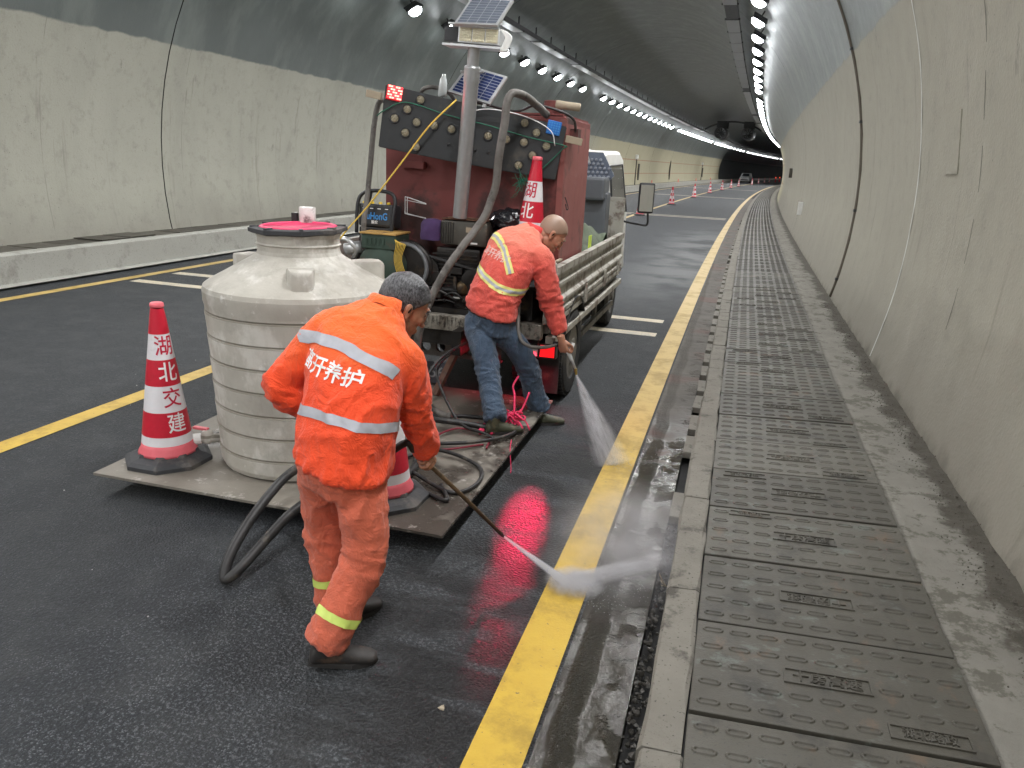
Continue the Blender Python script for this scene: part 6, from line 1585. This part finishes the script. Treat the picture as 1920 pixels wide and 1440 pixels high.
GN = thing('spray_gun', 'small metal trigger spray gun with brass tip in the hand of worker in jeans', 'spray gun', tuple(GUN)); GN.location.y -= .08
NOZ = V((-.965, 5.385, .435))
b = BM(); add_tube(b, [V((-.045, .012, .02)), V((.0, 0, .0)), V((.035, -.008, -.05)), NOZ - GUN - V((.008, 0, -.04))], [.016, .017, .013, .009], 12); obj('gun_body', b, M_ALU, GN, smooth=True)
b = BM(); add_cyl(b, NOZ - GUN - V((.008, 0, -.045)), NOZ - GUN, .012, 12, .008); obj('brass_tip', b, mat('brass', (.45, .33, .10), .35, .8), GN)
b = BM(); add_tube(b, spline([V((-.02, -.02, .02)), V((.02, -.04, -.03)), V((.045, -.03, -.08))], 5), .005, 6); obj('trigger', b, M_ALU, GN)
b = BM(); add_tube(b, [V((-.10, .02, .02)), V((-.045, .012, .02))], .019, 12); obj('grip_sleeve', b, M_PCB, GN)

def m_spray(name, dens, r0, r1, flat, L, soft=.25, nsc=14, blob=False):
    """water mist, densest near the nozzle and along the middle of the fan (the object's own z axis)"""
    n = NT(name); t = n.t; t.nodes.remove(n.b); n.m.cycles.volume_step_rate = 1
    out = [q for q in t.nodes if q.type == 'OUTPUT_MATERIAL'][0]; v = n.n('ShaderNodeVolumePrincipled'); t.links.new(v.outputs[0], out.inputs['Volume'])
    x, y, z = n.xyz(); tt = n.ma('DIVIDE', z, L)
    if blob: q = n.ma('SQRT', n.ma('ADD', n.ma('ADD', n.ma('POWER', n.ma('DIVIDE', x, r0), 2.0), n.ma('POWER', n.ma('DIVIDE', y, r1), 2.0)), n.ma('POWER', n.ma('DIVIDE', z, L), 2.0)))
    else:
        rr = n.ma('MULTIPLY_ADD', tt, r1 - r0, r0); ry = n.ma('MULTIPLY_ADD', tt, r1 * flat - r0, r0)
        q = n.ma('SQRT', n.ma('ADD', n.ma('POWER', n.ma('DIVIDE', x, rr), 2.0), n.ma('POWER', n.ma('DIVIDE', y, ry), 2.0)))
    fall = n.ss(q, soft, 1.0, True)
    d = n.ma('MULTIPLY_ADD', n.ma('POWER', n.ma('MAXIMUM', n.ma('SUBTRACT', 1.0, tt), 0.0), 1.6), dens[0] - dens[1], dens[1]) if not blob else dens[0]
    if not blob and name == 'rebound_mist': d = n.mul(d, n.ss(tt, 1.0, .5, False) if False else n.ss(tt, .45, 1.0, True))
    nz = n.ma('MULTIPLY_ADD', n.ss(n.noise(nsc, 4, .6, n.scale(3, 3, .5) if not blob else None), .32, .68), 1.3, .3)
    n.link(n.mul(d, fall, nz), v.inputs['Density']); v.inputs['Color'].default_value = (.96, .96, 1.0, 1)
    return n.m
def spray(name, label, A, B, r0, r1, wide, flat, mname, dens, cat='water spray', soft=.25):
    """flat fan of mist from A to B; wide = direction of the fan"""
    A = V(A); B = V(B); z = (B - A).normalized(); x = V(wide); x = (x - z * x.dot(z)).normalized(); y = z.cross(x); L = (B - A).length
    M = Matrix((x, y, z)).transposed().to_4x4(); M.translation = A
    b = BM(); rings = []
    for k in range(9):
        t = k / 8; rings.append([b.verts.new((lerp(r0, r1, t) * math.cos(a), lerp(r0, r1 * flat, t) * math.sin(a), t * L)) for a in np.linspace(0, 2 * PI, 21)[:-1]])
    for P_, Q in zip(rings, rings[1:]):
        for k in range(20): b.faces.new((P_[k], P_[(k + 1) % 20], Q[(k + 1) % 20], Q[k]))
    b.faces.new(rings[0][::-1]); b.faces.new(rings[-1])
    o = obj(name, b, m_spray(mname, dens, r0, r1, flat, L, soft)); o.matrix_world = M; tag(o, label, cat); o['kind'] = 'stuff'; return o
E1 = HANDLE_B + ld_ * .03
HIT = V((-.535, 3.17, .012))
spray('water_jet', 'white fan of water from the lance striking the yellow edge line', E1, HIT, .007, .085, (.5, -.9, .2), .30, 'jet_mist', (190, 48))
spray('water_jet', 'tall pale fan of water from the spray gun down to the yellow line', NOZ + V((0, -.08, 0)), (-.575, 4.74, .012), .010, .155, (.9, .3, .2), .25, 'jet_mist_thin', (95, 15))
spray('water_rebound', 'thin white sheet of water rebounding from line towards the kerb', HIT + V((-.03, 0, .0)), (-.02, 3.40, .16), .045, .075, (.3, .9, 0), .8, 'rebound_mist', (90, 6), soft=.0)
b = BM(); add_ell(b, (0, 0, 0), (.16, .14, .06), None, 3)
o = obj('impact_mist', b, m_spray('impact_mist_volume', (48, 0), .16, .14, 1, .06, 0, 22, True), smooth=True); o.location = HIT + V((.02, .0, .02)); o['kind'] = 'stuff'; tag(o, 'white burst of spray where the lance jet meets the line', 'spray')
b = BM(); add_ell(b, (0, 0, 0), (.50, .85, .22), None, 4)
o = obj('drifting_mist', b, m_spray('low_mist', (2.0, 0), .50, .85, 1, .22, 0, 4, True), smooth=True); o.location = (-.36, 3.62, .06); o['kind'] = 'stuff'; tag(o, 'low drifting mist over the edge line between the two jets', 'mist')
# splash crown and droplets
b = BM()
def drop(p, s): bmesh.ops.create_icosphere(b, subdivisions=1, radius=s, matrix=Matrix.Translation(p))
for i in range(700):
    a = rnd.uniform(-1.1, 1.4); d = abs(rnd.gauss(0, .14)); p = HIT + V((math.cos(a) * d * 1.4, math.sin(a) * d, abs(rnd.gauss(0, .028)))); drop(p, rnd.uniform(.0007, .0020))
for i in range(350):
    a = rnd.uniform(-PI, PI); d = abs(rnd.gauss(0, .13)); p = V((-.575, 4.76, .01)) + V((math.cos(a) * d, math.sin(a) * d, abs(rnd.gauss(0, .03)))); drop(p, rnd.uniform(.0008, .0022))
n = NT('water_drops'); n.b.inputs['Transmission Weight'].default_value = .6; n.b.inputs['IOR'].default_value = 1.33
o = obj('water_droplets', b, n.done((.95, .97, 1, 1), .1), kind='stuff')
